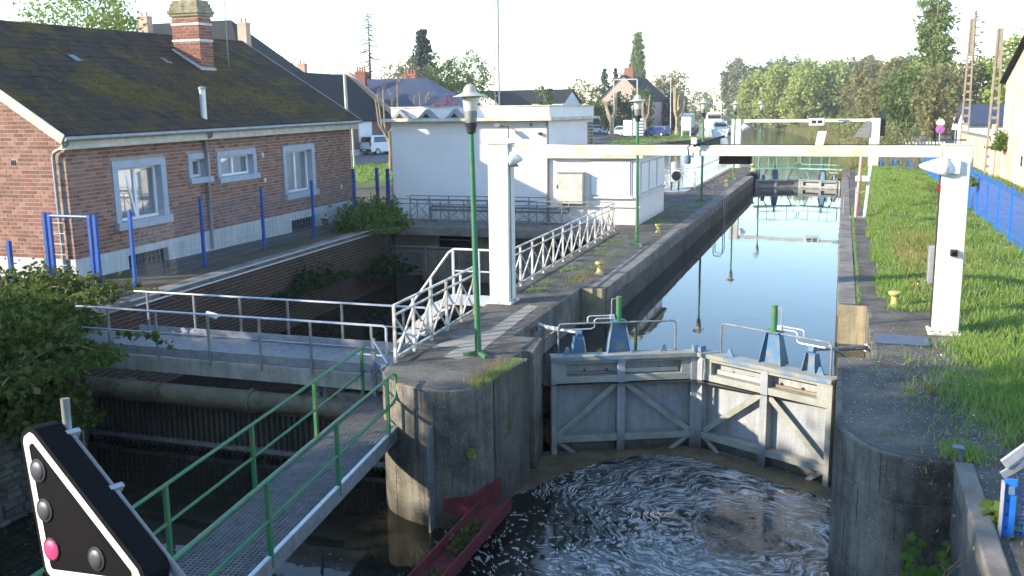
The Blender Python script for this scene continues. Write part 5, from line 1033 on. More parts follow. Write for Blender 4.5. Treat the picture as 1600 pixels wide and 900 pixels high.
def pollard(label, x, y, h, seed, r_=.22, mt='pale_bark'):
    rr = random.Random(seed); t = thing('pollarded_tree', label, 'tree', (x,y,0), 'pollarded trees'); m = MB().tube([(x,y,-.1),(x+.05,y,h*.25),(x,y,h*.45)], [r_*1.3,r_,r_*1.1], 9); b = MB()
    for k in range(6):
        a = rr.uniform(0,6.28); o = rr.uniform(.4,1.0); z = h*rr.uniform(.7,1.0); p0 = Vector((x,y,h*rr.uniform(.3,.45))); p1 = p0+Vector((o*math.cos(a),o*math.sin(a),h*.18)); p2 = Vector((p1.x+rr.uniform(-.1,.25)*math.cos(a),p1.y,z))
        b.tube([p0,p1,p2], [r_*.75,r_*.6,r_*.42], 7)
        for q in range(3): b.tube([p2,p2+Vector((rr.gauss(0,.25),rr.gauss(0,.25),rr.uniform(.2,.5)))], [r_*.3,r_*.1], 5)
    part('trunk', m, M[mt], t, 60); part('limbs', b, M[mt], t, 60); return t
pollard('knobbly pollarded tree by the white parked cars', -31.8,139,6.4,1); pollard('big pollarded tree on the lawn beside the canal', -24.3,152,7.2,2,.34); pollard('pollarded tree behind the blue and white notice', -28.5,148,5.8,3); pollard('dark pollarded tree left of the white parapet', -28,58,6.1,4,.11,'twig'); pollard('small pollarded tree beside the plum bush', -40.5,92,5.6,5,.14,'twig')

# --- grass on the right bank
def blades(n, fx, fy, h0, h1, w, zf, keep=None):
    x = fx(n); y = fy(n); 
    if keep is not None: k = keep(x,y); x, y = x[k], y[k]
    n = len(x); z = np.array([zf(a,b) for a,b in zip(x,y)]); hh = G_.uniform(h0,h1,n)*(.7+.6*np.abs(np.sin(x*1.7+y*.8))); a = G_.uniform(0,6.28,n); l = hh*G_.uniform(.1,.7,n); d = G_.uniform(0,6.28,n)
    p = np.stack([x,y,z-.02],1); s_ = np.stack([np.cos(a)*w,np.sin(a)*w,0*a],1); tip = p+np.stack([np.cos(d)*l,np.sin(d)*l,hh],1); return np.stack([p-s_,p+s_,tip],1).reshape(-1,3)
edge = lambda y: np.where(y < 20, 2.2, .95) + .15*np.sin(y*1.3) + .1*np.sin(y*3.7)
gx = lambda n: G_.uniform(.85,5.0,n); gy = lambda n: 14.5 + 52*G_.uniform(0,1,n)**1.5
v1 = blades(90000, gx, gy, .05,.16,.013, mound, lambda x,y: x > edge(y)+G_.normal(size=len(x))*.08)
me = np_mesh('grass', v1, 3, LM['grass']); o = bpy.data.objects.new('grass', me); COL.objects.link(o); tag(o, 'long fresh grass on the bank between quay and blue fence', 'grass', kind='stuff')
v2 = np.concatenate([blades(6500, lambda n: 2.55+G_.normal(size=n)*.42, lambda n: 14.3+G_.normal(size=n)*.8, .05,.2,.012, lambda x,y: .004), blades(2500, lambda n: 2.6+G_.normal(size=n)*.35, lambda n: 16.9+G_.normal(size=n)*.5, .04,.16,.012, lambda x,y: .004), blades(700, lambda n: 1.5+G_.normal(size=n)*.12, lambda n: 11.75+G_.normal(size=n)*.2, .04,.12,.01, lambda x,y: .004), blades(120, lambda n: 1.05+G_.normal(size=n)*.06, lambda n: 14.2+G_.normal(size=n)*.06, .04,.1,.008, lambda x,y: .004), blades(800, lambda n: -5.9+G_.normal(size=n)*.12, lambda n: 23.5+G_.normal(size=n)*2.2, .02,.08,.01, lambda x,y: .004), blades(3500, lambda n: 2.3+G_.normal(size=n)*.6, lambda n: G_.uniform(11.5,17.5,n), .04,.14,.010, lambda x,y: .004), blades(1800, lambda n: .95+np.abs(G_.normal(size=n))*.16, lambda n: G_.uniform(21,58,n), .04,.14,.012, lambda x,y: .01), blades(900, lambda n: .45+np.abs(G_.normal(size=n))*.03, lambda n: G_.uniform(20.6,40,n), .03,.1,.012, lambda x,y: .01),
     blades(1600, lambda n: -6.35+G_.normal(size=n)*.09, lambda n: G_.uniform(19.5,31,n), .02,.10,.010, lambda x,y: .005, lambda x,y: np.sin(y*2.2)+np.sin(y*.9+1) > .3), blades(900, lambda n: -6.0+G_.normal(size=n)*.3, lambda n: G_.uniform(33,42,n), .03,.14,.014, lambda x,y: .005, lambda x,y: np.sin(y*1.9) > .1),
     blades(1500, lambda n: 8.0+G_.normal(size=n)*.35, lambda n: G_.uniform(40,75,n), .05,.2,.02, lambda x,y: .03), blades(900, lambda n: -4.83+.1*G_.normal(size=n), lambda n: G_.uniform(12.7,14.4,n), .02,.12,.008, lambda x,y: .0, lambda x,y: (x < -4.66-(14.5-y)*.1) & (x > -5.15))])
me = np_mesh('weeds', v2, 3, LM['grass']); o = bpy.data.objects.new('weeds', me); COL.objects.link(o); tag(o, 'weeds and grass tufts growing in the quay joints', 'weeds', kind='stuff')
v3 = np.concatenate([blades(3000, lambda n: 2.3+G_.normal(size=n)*.3, lambda n: 11.2+G_.normal(size=n)*.8, .01,.05,.014, lambda x,y: .004), blades(900, lambda n: 1.95+G_.normal(size=n)*.1, lambda n: 9.9+G_.normal(size=n)*.5, .01,.05,.012, lambda x,y: .004), blades(500, lambda n: 1.45+G_.normal(size=n)*.12, lambda n: 14.4+G_.normal(size=n)*.1, .01,.06,.01, lambda x,y: .004), blades(1600, lambda n: 2.6+G_.normal(size=n)*.5, lambda n: G_.uniform(9,13.5,n), .02,.1,.012, lambda x,y: .004), blades(2500, lambda n: 1.5+np.abs(G_.normal(size=n))*.9, lambda n: 27+G_.normal(size=n)*2.5, .08,.2,.012, mound), blades(250, lambda n: -5.0+G_.normal(size=n)*.08, lambda n: G_.uniform(12.8,14.2,n), .06,.2,.004, lambda x,y: .0), blades(400, lambda n: -5.75+G_.normal(size=n)*.14, lambda n: 22.2+G_.normal(size=n)*.5, .02,.06,.012, lambda x,y: .004), blades(300, lambda n: -6.35+G_.normal(size=n)*.25, lambda n: 57+G_.normal(size=n)*4, .05,.2,.02, lambda x,y: .004)])
me = np_mesh('dry_weeds', v3, 3, LM['dry']); o = bpy.data.objects.new('dry_weeds', me); COL.objects.link(o); tag(o, 'brown dry weeds and moss on the quay edges', 'weeds', kind='stuff')
c = np.stack([G_.uniform(1.2,4.6,420), 19+30*G_.uniform(0,1,420)**1.4, np.zeros(420)],1); c[:,2] = [mound(a,b)+.16 for a,b,_ in c]; c2 = np.stack([2.4+G_.normal(size=130)*.6, G_.uniform(12,17,130), np.full(130,.08)],1)
M['petal'] = simple('white_petals', (.75,.75,.70), None, .8, 3, 0, 0); me = np_mesh('daisies', leaf_quads(np.concatenate([c[:240],c2[:60]]), .011, 0, 1), 4, M['petal']); o = bpy.data.objects.new('daisies', me); COL.objects.link(o); tag(o, 'scattered white daisies in the grass', 'flowers', kind='stuff')
# pale chips and gravel on the right apron
c = np.stack([G_.uniform(.2,2.9,3600), 9.5+9*G_.uniform(0,1,3600)**1.2, np.full(3600,.008)],1); c = c[(c[:,0] > 1.55) | (c[:,1] > 11.6)]; c = c[(c[:,1] > 12.2) | (c[:,0] > .9)]; n = len(c); a = G_.uniform(0,6.28,n); s_ = (.004+.02*G_.uniform(0,1,n)**3)[:,None]
u = np.stack([np.cos(a),np.sin(a),0*a],1)*s_; w = np.stack([-np.sin(a),np.cos(a),0*a],1)*s_*.6; M['chips'] = pieces('pale_chips', [(.5,.48,.42),(.35,.33,.29),(.6,.58,.52)], .9)
me = np_mesh('loose_chips', np.stack([c+u,c+w,c-u,c-w],1).reshape(-1,3), 4, M['chips']); o = bpy.data.objects.new('loose_chips', me); COL.objects.link(o); tag(o, 'pale stone chips strewn over the right apron', 'chips', kind='stuff')
# turf on the village green and lawn
for nm, poly, n in (('green_grass', ((-40,-24),(50,70)), 9000), ('lawn_grass', ((-30,-16.5),(100,174)), 7000)):
    vv = blades(n, lambda n: G_.uniform(poly[0][0],poly[0][1],n), lambda n: G_.uniform(poly[1][0],poly[1][1],n), .06,.2,.05 if nm == 'green_grass' else .09, lambda x,y: .02, (lambda x,y: (x < -20-(y-46)*.15) & ((y < 64) | (x > -38.5+(y-64)))) if nm == 'green_grass' else (lambda x,y: (x < np.interp(y,[100,117,136,138,150,176],[-22.5,-20.6,-16.4,-19,-23,-25.5])) & (x > np.interp(y,[96,150,174],[-24.5,-30.5,-29]))))
    me = np_mesh(nm, vv, 3, LM['grass']); o = bpy.data.objects.new(nm, me); COL.objects.link(o); tag(o, 'short grass of the '+('village green' if nm == 'green_grass' else 'lawn beside the boats'), 'grass', kind='stuff')

# --- ivy, brambles and bushes on the left
def foliage(name, label, cat, base, blobs, k, per, sig, leaf, mat, shoots=0, seed=1):
    t = plant(name, label, cat, base, blobs, k, per, sig, leaf, mat, 0, crown='foliage', shell=.3, asp=.75); rr = random.Random(seed); m = MB(); P_ = []
    for _ in range(shoots):
        p = Vector(base)+Vector((rr.uniform(-1,1)*blobs[0][3],rr.uniform(-1,1)*blobs[0][4],blobs[0][2])); a = rr.uniform(0,6.28); L_ = rr.uniform(.7,1.6); q = [p]
        for s_ in range(1,7): f_ = s_/6; q.append(p+Vector((math.cos(a)*L_*f_, math.sin(a)*L_*f_, .75*L_*f_-.75*L_*f_*f_*1.1)))
        m.tube(q, [.012]*6+[.005], 4)
        for s_ in range(26): f_ = rr.uniform(.1,6); i = int(f_); P_.append(q[i].lerp(q[min(i+1,6)], f_-i)+Vector((rr.gauss(0,.05),rr.gauss(0,.05),rr.gauss(0,.03))))
    if shoots:
        s_ = part('stems', m, M['twig'], t); part('leaves', np_mesh('leaves', leaf_quads(np.array([tuple(p) for p in P_]), leaf*1.2, 0, .75), 4, mat, base), mat, s_, kind='stuff')
    return t
foliage('ivy', 'thick ivy and bramble over the top of the rubble wall at left', 'ivy', (-12.6,11.2,0), [(0,-1.4,.0,.9,2.6,.30),(1.02,-1.6,-.8,.16,1.6,.6),(1.02,-.2,-1.3,.18,.9,.8),(1.0,-1.0,-.5,.2,1.6,.4),(1.02,.6,-1.2,.2,.6,1.1),(1.1,1.0,-.7,.3,.5,.8),(1.02,.8,-1.6,.18,.5,.6),(-.6,.9,.15,1.3,1.3,.5),(.95,-.6,-.45,.22,2.2,.5),(1.0,.9,-.9,.25,.5,.9),(.5,1.5,-.3,.8,.5,.6),(-2.0,2.6,.15,1.6,1.6,.4),(1.0,.75,-1.5,.22,.4,.6)], 760, 34, .16, .052, LM['ivy'], 20, 3)
foliage('hanging_ivy', 'ivy trailing down the right end of the rubble wall beside the pipe', 'ivy', (-11.66,11.7,-1.0), [(.02,0,0,.1,.75,1.1),(.04,.3,-.5,.12,.45,.7),(.02,-.6,.6,.12,.9,.4)], 170, 30, .11, .05, LM['ivy'])
foliage('bramble', 'bramble with arching shoots in front of the blue gate by the house', 'shrub', (-15.9,16.6,0), [(0,0,.12,1.5,1.0,.3),(-1.6,.6,.15,1.4,1.0,.35)], 110, 26, .14, .05, LM['ivy'], 12, 4)
foliage('corner_bush', 'green bush overhanging the channel corner below the blue posts', 'bush', (-15.5,30.2,0), [(0,0,.2,1.2,1.3,.45),(.6,-.6,-.25,.8,1.0,.55),(.5,.2,-1.0,.5,.8,.6),(-.6,1.6,.3,1.1,1.2,.4)], 190, 30, .2, .07, LM['mid'], 14, 5)
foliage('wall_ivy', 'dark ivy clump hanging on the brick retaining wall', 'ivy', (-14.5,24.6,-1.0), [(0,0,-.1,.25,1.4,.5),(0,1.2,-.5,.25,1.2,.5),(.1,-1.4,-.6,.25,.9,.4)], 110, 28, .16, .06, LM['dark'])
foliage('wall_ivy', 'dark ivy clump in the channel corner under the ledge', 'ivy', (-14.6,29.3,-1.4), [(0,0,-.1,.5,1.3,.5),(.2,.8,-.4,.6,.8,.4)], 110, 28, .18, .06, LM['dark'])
foliage('wall_weed', 'small green weed growing from the pier wall crack', 'weed', (-4.90,12.5,-.95), [(0,-.05,0,.06,.05,.12),(.02,-.05,-.3,.05,.05,.15)], 14, 10, .05, .03, LM['fresh'])
foliage('channel_moss', 'clump of moss and weeds inside the red channel beam', 'weed', (-4.63,11.6,-1.83), [(0,0,.03,.13,.7,.05),(0,-1.2,.02,.12,.25,.04)], 40, 16, .05, .022, LM['ivy'])
foliage('ivy_on_wall', 'ivy patch climbing the old wall beyond the right pillar', 'ivy', (8.12,58.5,1.6), [(0,0,.3,.12,.8,.6),(0,1.6,-.3,.12,.5,.5)], 60, 24, .18, .07, LM['mid'])
foliage('fence_creeper', 'small creeper on the blue fence beside the right pillar', 'creeper', (4.4,38.5,1.1), [(0,0,0,.2,.4,.3)], 26, 20, .12, .05, LM['mid'])
# maple sapling: every leaf is a piece of its own
def maple_leaf():
    o = [(0,-.1),(.12,-.02),(.42,-.18),(.30,.08),(.52,.30),(.22,.30),(.16,.62),(0,.48),(-.16,.62),(-.22,.30),(-.52,.30),(-.30,.08),(-.42,-.18),(-.12,-.02)]
    m = MB(); m.v = [(0,.2,.05)]+[(x,y,-.03*abs(x)*2) for x,y in o]; m.f = [(0,i+1,(i+1)%14+1) for i in range(14)]; me = m.mesh('leaf'); me.materials.append(LM['maple']); return me
t = thing('maple_sapling', 'bright green maple sapling growing in the corner of the right pier', 'sapling', (1.2,11.3,-2.0)); lm = maple_leaf(); rr = random.Random(8); st = MB()
for s_ in range(9):
    e = Vector((rr.uniform(-.38,.36),rr.uniform(-.42,-.04),rr.uniform(.5,1.15))); st.tube([(1.25,11.3,-2.0),Vector((1.2,11.25,-1.75))+e*.3,Vector((1.2,11.25,-2.0))+e], [.015,.01,.005], 5)
    for k in range(7):
        o = bpy.data.objects.new('leaf', lm); COL.objects.link(o); o.parent = t; p = e*rr.uniform(.75,1.05)+Vector((rr.gauss(0,.1),rr.gauss(0,.07)-.05,rr.gauss(0,.08)))
        o.location = p; o.scale = (rr.uniform(.10,.17),)*3; o.rotation_euler = (rr.uniform(.5,1.3),rr.uniform(-.4,.4),rr.uniform(-.9,.9))
part('stem', st, M['twig'], t)
bare('dead_twig', 'bare dead twig standing in front of the right pier corner', (1.18,10.0,-1.5), 1.2, .02, .7, 2, 4, M['twig'], 5)
foliage('yellow_plant', 'yellow-green leaves beside the blue gate post', 'weed', (1.62,9.75,-.02), [(0,0,.05,.1,.25,.08)], 14, 5, .06, .06, LM['fresh'])
# unseen trees outside the left edge, placed to shade the right pier, tail water and apron
for (x,y,h,w,lb) in ((-17.5,.3,10.5,6.5,'broad leafy tree on the near left bank outside the picture'),(-22,-3.5,11.5,7,'taller leafy tree farther back on the left bank outside the picture'),(-24.5,3.8,8.0,5,'smaller leafy tree beside the yard outside the picture')):
    plant('leafy_tree', lb, 'tree', (x,y,0), [(0,0,h*.55,w/2,w/2,h*.42),(w*.2,0,h*.4,w*.4,w*.4,h*.3)], 260, 34, .42, .19, LM['mid'], .25, None, 14)

# ================================================================ FENCES
def wire_panel(l, h, sx=.05, sz=.2, w=.006):
    m = MB(); n = int(l/sx)
    for k in range(n+1): x = k*l/n; m.bar((0,x,.03),(0,x,h), w)
    z = .05
    while z < h: m.bar((0,0,z),(0,l,z), w); z += sz
    return m.mesh('mesh_panel')
t = thing('mesh_fence', 'long bright blue mesh fence between the grass bank and the lane', 'fence', (4.5,20,0)); pm = wire_panel(2.46,1.52,.06,.2,.0036); pm.materials.append(M['blue_fence'])
for k in range(19):
    y = 16.2 + 2.5*k; x = 4.72 + .003*(k-4); part('post', MB().box(x-.03,x+.03,y-.03,y+.03,-.05,1.62), M['blue_fence'], t)
    o = bpy.data.objects.new('mesh_panel', pm); COL.objects.link(o); o.parent = t; o.location = Vector((x,y+.02,.05))-t.location
o = bpy.data.objects.new('mesh_panel', pm); COL.objects.link(o); o.parent = t; o.location = Vector((4.74,63.75,.05))-t.location; o.rotation_euler = (0,0,R(85))
for x in (4.74,3.9,3.1,2.3): part('post', MB().box(x-.03,x+.03,63.72+(4.74-x)*.09,63.78+(4.74-x)*.09,-.05,1.62), M['blue_fence'], t)
t = thing('low_balustrade', 'row of short pale posts in the distance above the portal beam', 'posts', (7.2,100,0)); part('kerb', MB().box(5.2,9.2,99.9,100.1,0,.12), M['coping'], t)
for k in range(13): part('post', MB().box(5.35+.3*k,5.5+.3*k,99.95,100.05,.12,.62), M['white'], t)
# house side: blue posts with thin mesh, and a small gate
t = thing('post_fence', 'blue post and thin mesh fence along the top of the retaining wall', 'fence', (-15.9,24,0)); pts = [(-15.42,18.2),(-15.71,21.22),(-15.98,24.45),(-16.13,27.58),(-16.3,30.8)]
M['thin_wire'] = simple('thin_grey_wire', (.22,.25,.3), None, .5, 3, 0, 0)
for i, (x,y) in enumerate(pts): part('post', MB().box(x-.035,x+.035,y-.035,y+.035,-.05,1.82), M['blue_paint'], t)
for (a,b) in zip(pts,pts[1:]):
    m = MB(); A = Vector((*a,0)); B = Vector((*b,0))
    for k in range(12): m.bar(A+Vector((0,0,.1+.14*k)), B+Vector((0,0,.1+.14*k)), .004)
    for k in range(60): p = A.lerp(B,k/60); m.bar(p+Vector((0,0,.05)), p+Vector((0,0,1.7)), .003)
    part('mesh_panel', m, M['thin_wire'], t)
t = thing('fence_gate', 'open blue tubular gate frame beside the house corner', 'gate', (-17.3,18.3,0))
for x,y in ((-16.15,17.9),(-16.35,17.95),(-17.55,18.0),(-17.75,18.05)): part('gate_post', MB().box(x-.038,x+.038,y-.038,y+.038,-.05,1.72), M['blue_paint'], t)
part('top_bar', MB().tube([(-17.55,18.0,1.66),(-16.3,17.95,1.66)], .04, 8), M['blue_paint'], t)
for k in range(6): part('cross_bar', MB().tube([(-17.5,18.0,.25+.25*k),(-17.15,17.98,.25+.25*k)], .012, 6), M['galv_light'], t)
solo('fence_post', MB().box(-19.05,-18.96,18.1,18.19,-.05,1.0), M['blue_paint'], 'lone short post in front of the sunlit gable', 'post', (-19,18.15,0))
t = thing('corner_fence', 'low mesh fence with dark blue posts between the house and the white building', 'fence', (-17.5,36,0))
for (x,y,h) in ((-18.6,33.4,1.25),(-17.6,33.2,1.85),(-17.8,35.6,1.75),(-16.75,34.4,1.5),(-16.6,34.7,1.5),(-16.35,33.6,1.85),(-16.4,40.4,1.2)): part('post', MB().box(x-.055,x+.055,y-.055,y+.055,-.05,h), M['blue_paint'], t)
part('mesh_panel', wire_panel(7.0,1.0,.12,.12,.012), M['grey_steel'], t, local=True); t.children[-1].location = (-1.0,-2.2,.05); t.children[-1].rotation_euler = (0,0,R(-18))
part('base_wall', MB().bar((-18.6,33.9,.15),(-16.3,40.4,.15), .2,.35), M['coping'], t)

# ================================================================ SIGNS, POLES, MAST
def round_sign(label, x, y, h, face):
    t = thing('road_sign', label, 'sign', (x,y,0)); part('post', MB().tube([(x,y,0),(x,y,h)], .04, 8), M['galv'], t); 
    if face == 'nostop':
        p = part('disc', MB().lathe([(.36,0),(.36,.03)], (x,y-.06,h-.35), 24, (0,1,0)), M['sign_red'], t); part('disc_centre', MB().lathe([(.27,0),(.27,.01)], (x,y-.072,h-.35), 24, (0,1,0)), M['sign_violet'], p)
        for s_ in (-1,1): part('bar', MB().bar((x-.2*s_,y-.08,h-.55),(x+.2*s_,y-.08,h-.15), .012,.07,(0,1,0)), M['sign_red'], p)
        q = part('plate', MB().lathe([(.30,0),(.30,.02)], (x,y-.05,h+.22), 20, (0,1,0)), M['white'], t); part('plate', MB().box(x-.32,x+.32,y-.06,y-.04,h+.05,h+.3), M['white'], t)
    else:
        part('disc', MB().lathe([(.26,0),(.26,.03)], (x,y-.06,h-.2), 20, (0,1,0)), M['salmon'], t); part('plate', MB().profile([(-.35,-.3),(.35,-.3),(.25,.3),(-.25,.3)], (x,y-.05,h-.85), (1,0,0), (0,0,1), (0,1,0), .02), M['white'], t)
    return t
M['sign_red'] = simple('sign_pink_red', (.62,.10,.20), None, .5, 3, 0, 0); M['sign_violet'] = simple('sign_violet', (.34,.16,.50), None, .5, 3, 0, 0)
round_sign('round no-stopping sign with white plates beside the lane', 7.75,90,2.35,'nostop'); round_sign('smaller round sign with white plate farther down the lane', 9.45,95,3.0,'other')
def ladder_pole(label, x, y, h, arm):
    t = thing('concrete_pole', label, 'pole', (x,y,0), 'ladder-like concrete poles'); cm = M['pole_concrete']
    for s_ in (-1,1): part('upright', MB().hexa([(x+s_*.26-.05,y-.1,0),(x+s_*.26+.05,y-.1,0),(x+s_*.26+.05,y+.1,0),(x+s_*.26-.05,y+.1,0),(x+s_*.12-.05,y-.08,h),(x+s_*.12+.05,y-.08,h),(x+s_*.12+.05,y+.08,h),(x+s_*.12-.05,y+.08,h)]), cm, t)
    n = int(h*.72/.55)
    for k in range(n): z = .4+.55*k; w = .26-.14*z/h; part('rung', MB().box(x-w,x+w,y-.06,y+.06,z,z+.16), cm, t)
    part('solid_head', MB().hexa([(x-.17,y-.05,h*.74),(x+.17,y-.05,h*.74),(x+.17,y+.05,h*.74),(x-.17,y+.05,h*.74),(x-.12,y-.05,h),(x+.12,y-.05,h),(x+.12,y+.05,h),(x-.12,y+.05,h)]), cm, t)
    a = part('bracket', MB().bar((x,y,h-.15),(x-arm,y,h-.15), .06).bar((x-arm,y,h+.5),(x-arm,y,h-1.7), .05), M['grey_steel'], t)
    for k in range(4): part('insulator', MB().lathe([(.05,0),(.07,.05),(.05,.12)], (x-arm-.1,y,h+.3-.55*k), 8), M['dark'], a)
    return t
ladder_pole('left ladder-like concrete pole at the end of the garden wall', 8.05,75,9.8,.75); ladder_pole('right ladder-like concrete pole beside the warehouse', 8.12,62,8.2,.85)
t = thing('utility_pole', 'slim grey utility pole on the green behind the brick house', 'pole', (-34.1,63.9,0)); part('shaft', MB().tube([(-34.1,63.9,0),(-34.25,63.9,6.75)], [.16,.11], 10), M['wood_pole'], t, 50); part('stub', MB().tube([(-33.75,63.9,0),(-33.8,63.9,2.9)], .08, 8), M['wood_pole'], t, 50)
t = thing('lattice_mast', 'tall thin lattice mast behind the control building', 'mast', (-21.2,60,0)); 
for dx, dy in ((-.16,0),(.16,0),(0,.28)): part('leg', MB().tube([(-21.2+dx,60+dy,0),(-21.2+dx,60+dy,13.5)], .03, 5), M['grey_steel'], t)
for k in range(24): part('rung', MB().tube([(-21.36,60,.6+.54*k),(-21.04,60,.6+.54*k)], .02, 4), M['grey_steel'], t)
part('guy_wire', MB().tube([(-21.2,60,12.5),(-16.5,60,1.0)], .015, 4), M['grey_steel'], t)
t = thing('street_light', 'thin street light above the pollarded trees', 'street light', (-27.5,165,0)); part('column', MB().tube([(-27.5,165,0),(-27.6,165,9.2)], [.1,.06], 8), M['galv'], t); part('head', MB().box(-27.8,-27.2,164.8,165.2,9.2,9.4), M['grey_steel'], t)
t = thing('goalpost_frame', 'tall pale goalpost-like frame in front of the gabled house', 'frame', (-27.5,128,0))
for x in (-29.4,-26.2): part('upright', MB().bar((x,130,0),(x,130,7.9), .16), M['wood_pole'], t)
part('crossbar', MB().bar((-29.4,130,7.9),(-26.2,130,7.9), .16), M['wood_pole'], t)
t = thing('notice_board', 'blue and white notice board beside the parked blue car', 'board', (-26.6,134,0)); part('panel', MB().box(-27.6,-26.1,134,134.1,.4,2.7), M['white'], t)
for k in range(5): part('blue_stripe', MB().box(-26.85,-26.15,133.97,133.99,.55+.42*k,.8+.42*k), M['gate_blue'], t)
part('panel', MB().box(-28.9,-27.7,134,134.1,.4,2.5), M['white'], t)
t = thing('notice_board', 'white two-legged notice board on the lawn', 'board', (-21.3,141,0)); part('panel', MB().box(-22.0,-20.6,141,141.08,.9,2.8), M['white'], t)
for x in (-21.9,-20.7): part('leg', MB().box(x-.06,x+.06,141.09,141.2,0,2.7), M['white'], t)

# ================================================================ VEHICLES AND BOATS
M['car_white'] = simple('white_car_paint', (.78,.79,.8), (.74,.75,.76), .25, 2, 0, 0); M['car_blue'] = simple('blue_car_paint', (.03,.06,.28), (.025,.05,.24), .25, 2, 0, 0); M['car_grey'] = simple('silver_car_paint', (.42,.44,.46), (.4,.42,.44), .3, 2, .3, 0); M['tyre'] = simple('tyre_rubber', (.015,.015,.015), None, .8, 4, 0, 0); M['tail'] = simple('red_tail_light', (.35,.02,.02), None, .3, 3, 0, 0)
def car(label, x, y, rot, paint, tall=1.0, L_=4.3, Wd=1.78, group=None):
    t = thing('parked_car', label, 'car', (x,y,0), group); ORG[t.name] = (0,0,0); h = 1.5*tall; w = Wd/2      # built about the origin, front towards +Y
    low = [(-L_/2,.32),(-L_/2+.05,.75*tall),(-L_/2+.12,.95*tall),(L_/2-1.1,.95*tall),(L_/2-.15,.75*tall),(L_/2,.5),(L_/2-.02,.3)]
    b = MB().profile(low, (-w,0,0), (0,1,0), (0,0,1), (1,0,0), Wd); part('body', b, paint, t, bevel=.07)
    cab = [(-L_/2+.1,.95*tall),(-L_/2+.35,h-.06),(-L_/2+.6,h),(.35,h),(.6,h-.05),(1.25,.95*tall)]
    m = MB(); n = len(cab)
    for s_ in (-1,1): m.v += [(s_*(w-.05-(z-.95*tall)/(h-.95*tall)*.18), yy, z) for yy, z in cab]
    m.f = [tuple(range(n)), tuple(range(2*n-1,n-1,-1))]+[(i,(i+1)%n,n+(i+1)%n,n+i) for i in range(n)]; part('cabin', m, paint, t, bevel=.05)
    for s_ in (-1,1): part('side_window', MB().hexa([(s_*(w-.07),-L_/2+.45,1.0*tall),(s_*(w-.045),-L_/2+.45,1.0*tall),(s_*(w-.045),1.0,1.0*tall),(s_*(w-.07),1.0,1.0*tall),(s_*(w-.19),-L_/2+.62,h-.12),(s_*(w-.165),-L_/2+.62,h-.12),(s_*(w-.165),.45,h-.12),(s_*(w-.19),.45,h-.12)]), M['dark_pane'], t)
    part('rear_window', MB().hexa([(-w+.22,-L_/2+.10,1.0*tall),(w-.22,-L_/2+.10,1.0*tall),(w-.22,-L_/2+.16,1.0*tall),(-w+.22,-L_/2+.16,1.0*tall),(-w+.3,-L_/2+.30,h-.13),(w-.3,-L_/2+.30,h-.13),(w-.3,-L_/2+.36,h-.13),(-w+.3,-L_/2+.36,h-.13)]), M['dark_pane'], t)
    part('windscreen', MB().hexa([(-w+.2,1.16,1.0*tall),(w-.2,1.16,1.0*tall),(w-.2,1.22,1.0*tall),(-w+.2,1.22,1.0*tall),(-w+.3,.66,h-.1),(w-.3,.66,h-.1),(w-.3,.72,h-.1),(-w+.3,.72,h-.1)]), M['dark_pane'], t)
    for s_ in (-1,1):
        part('tail_light', MB().box(s_*(w-.12)-.07,s_*(w-.12)+.07,-L_/2-.015,-L_/2+.1,.72*tall,1.05*tall), M['tail'], t); part('headlight', MB().box(s_*(w-.22)-.14,s_*(w-.22)+.14,L_/2-.22,L_/2-.03,.58,.7), M['galv_light'], t)
        for yy in (-L_*.31,L_*.31):
            wh_ = part('wheel', MB().lathe([(.2,-.1),(.33,-.09),(.34,0),(.33,.09),(.2,.1)], (s_*(w-.08),yy,.34), 16, (1,0,0)), M['tyre'], t, 50); part('rim', MB().lathe([(.2,-.11),(.2,.11)], (s_*(w-.08),yy,.34), 12, (1,0,0)), M['galv'], wh_)
    part('bumper', MB().box(-w+.02,w-.02,-L_/2-.06,-L_/2+.05,.35,.6), M['dark'], t, bevel=.03); part('number_plate', MB().box(-.26,.26,-L_/2-.075,-L_/2-.061,.42,.53), M['white'], t)
    t.rotation_euler = (0,0,rot); return t
car('white high-roofed car parked in front of the brick bungalow', -41.6,84.5,R(-22),M['car_white'],1.22,4.4,1.85)
for i,(x,y,r_,p,l) in enumerate(((-38.6,160,80,'car_white','leftmost white car in the parking row'),(-35.9,156,75,'car_white','second white car in the parking row'),(-33.4,152,70,'car_white','white car beside the pollarded tree trunk'),(-31.6,146,60,'car_grey','silver car at the right of the parking row'),(-29.6,143,50,'car_white','white car half behind the notice board'),(-25.9,143,70,'car_blue','dark blue car right of the notice board'))): car(l,x,y,R(r_),M[p],1.0,4.3,1.78,'cars parked beside the hedge')
t = thing('camper_van', 'white camper van parked behind the pollarded tree', 'van', (-27.5,180,0)); part('body', MB().box(-28.8,-26.2,178,184,.5,3.1), M['car_white'], t, bevel=.2); part('rear_window', MB().box(-28.3,-26.7,177.9,177.99,1.9,2.5), M['dark_pane'], t); part('lower_skirt', MB().box(-28.7,-26.3,177.95,178.3,.35,1.0), M['car_blue'], t)
for x in (-28.4,-26.6): part('wheel', MB().lathe([(.3,-.12),(.35,0),(.3,.12)], (x,179.4,.35), 12, (1,0,0)), M['tyre'], t)
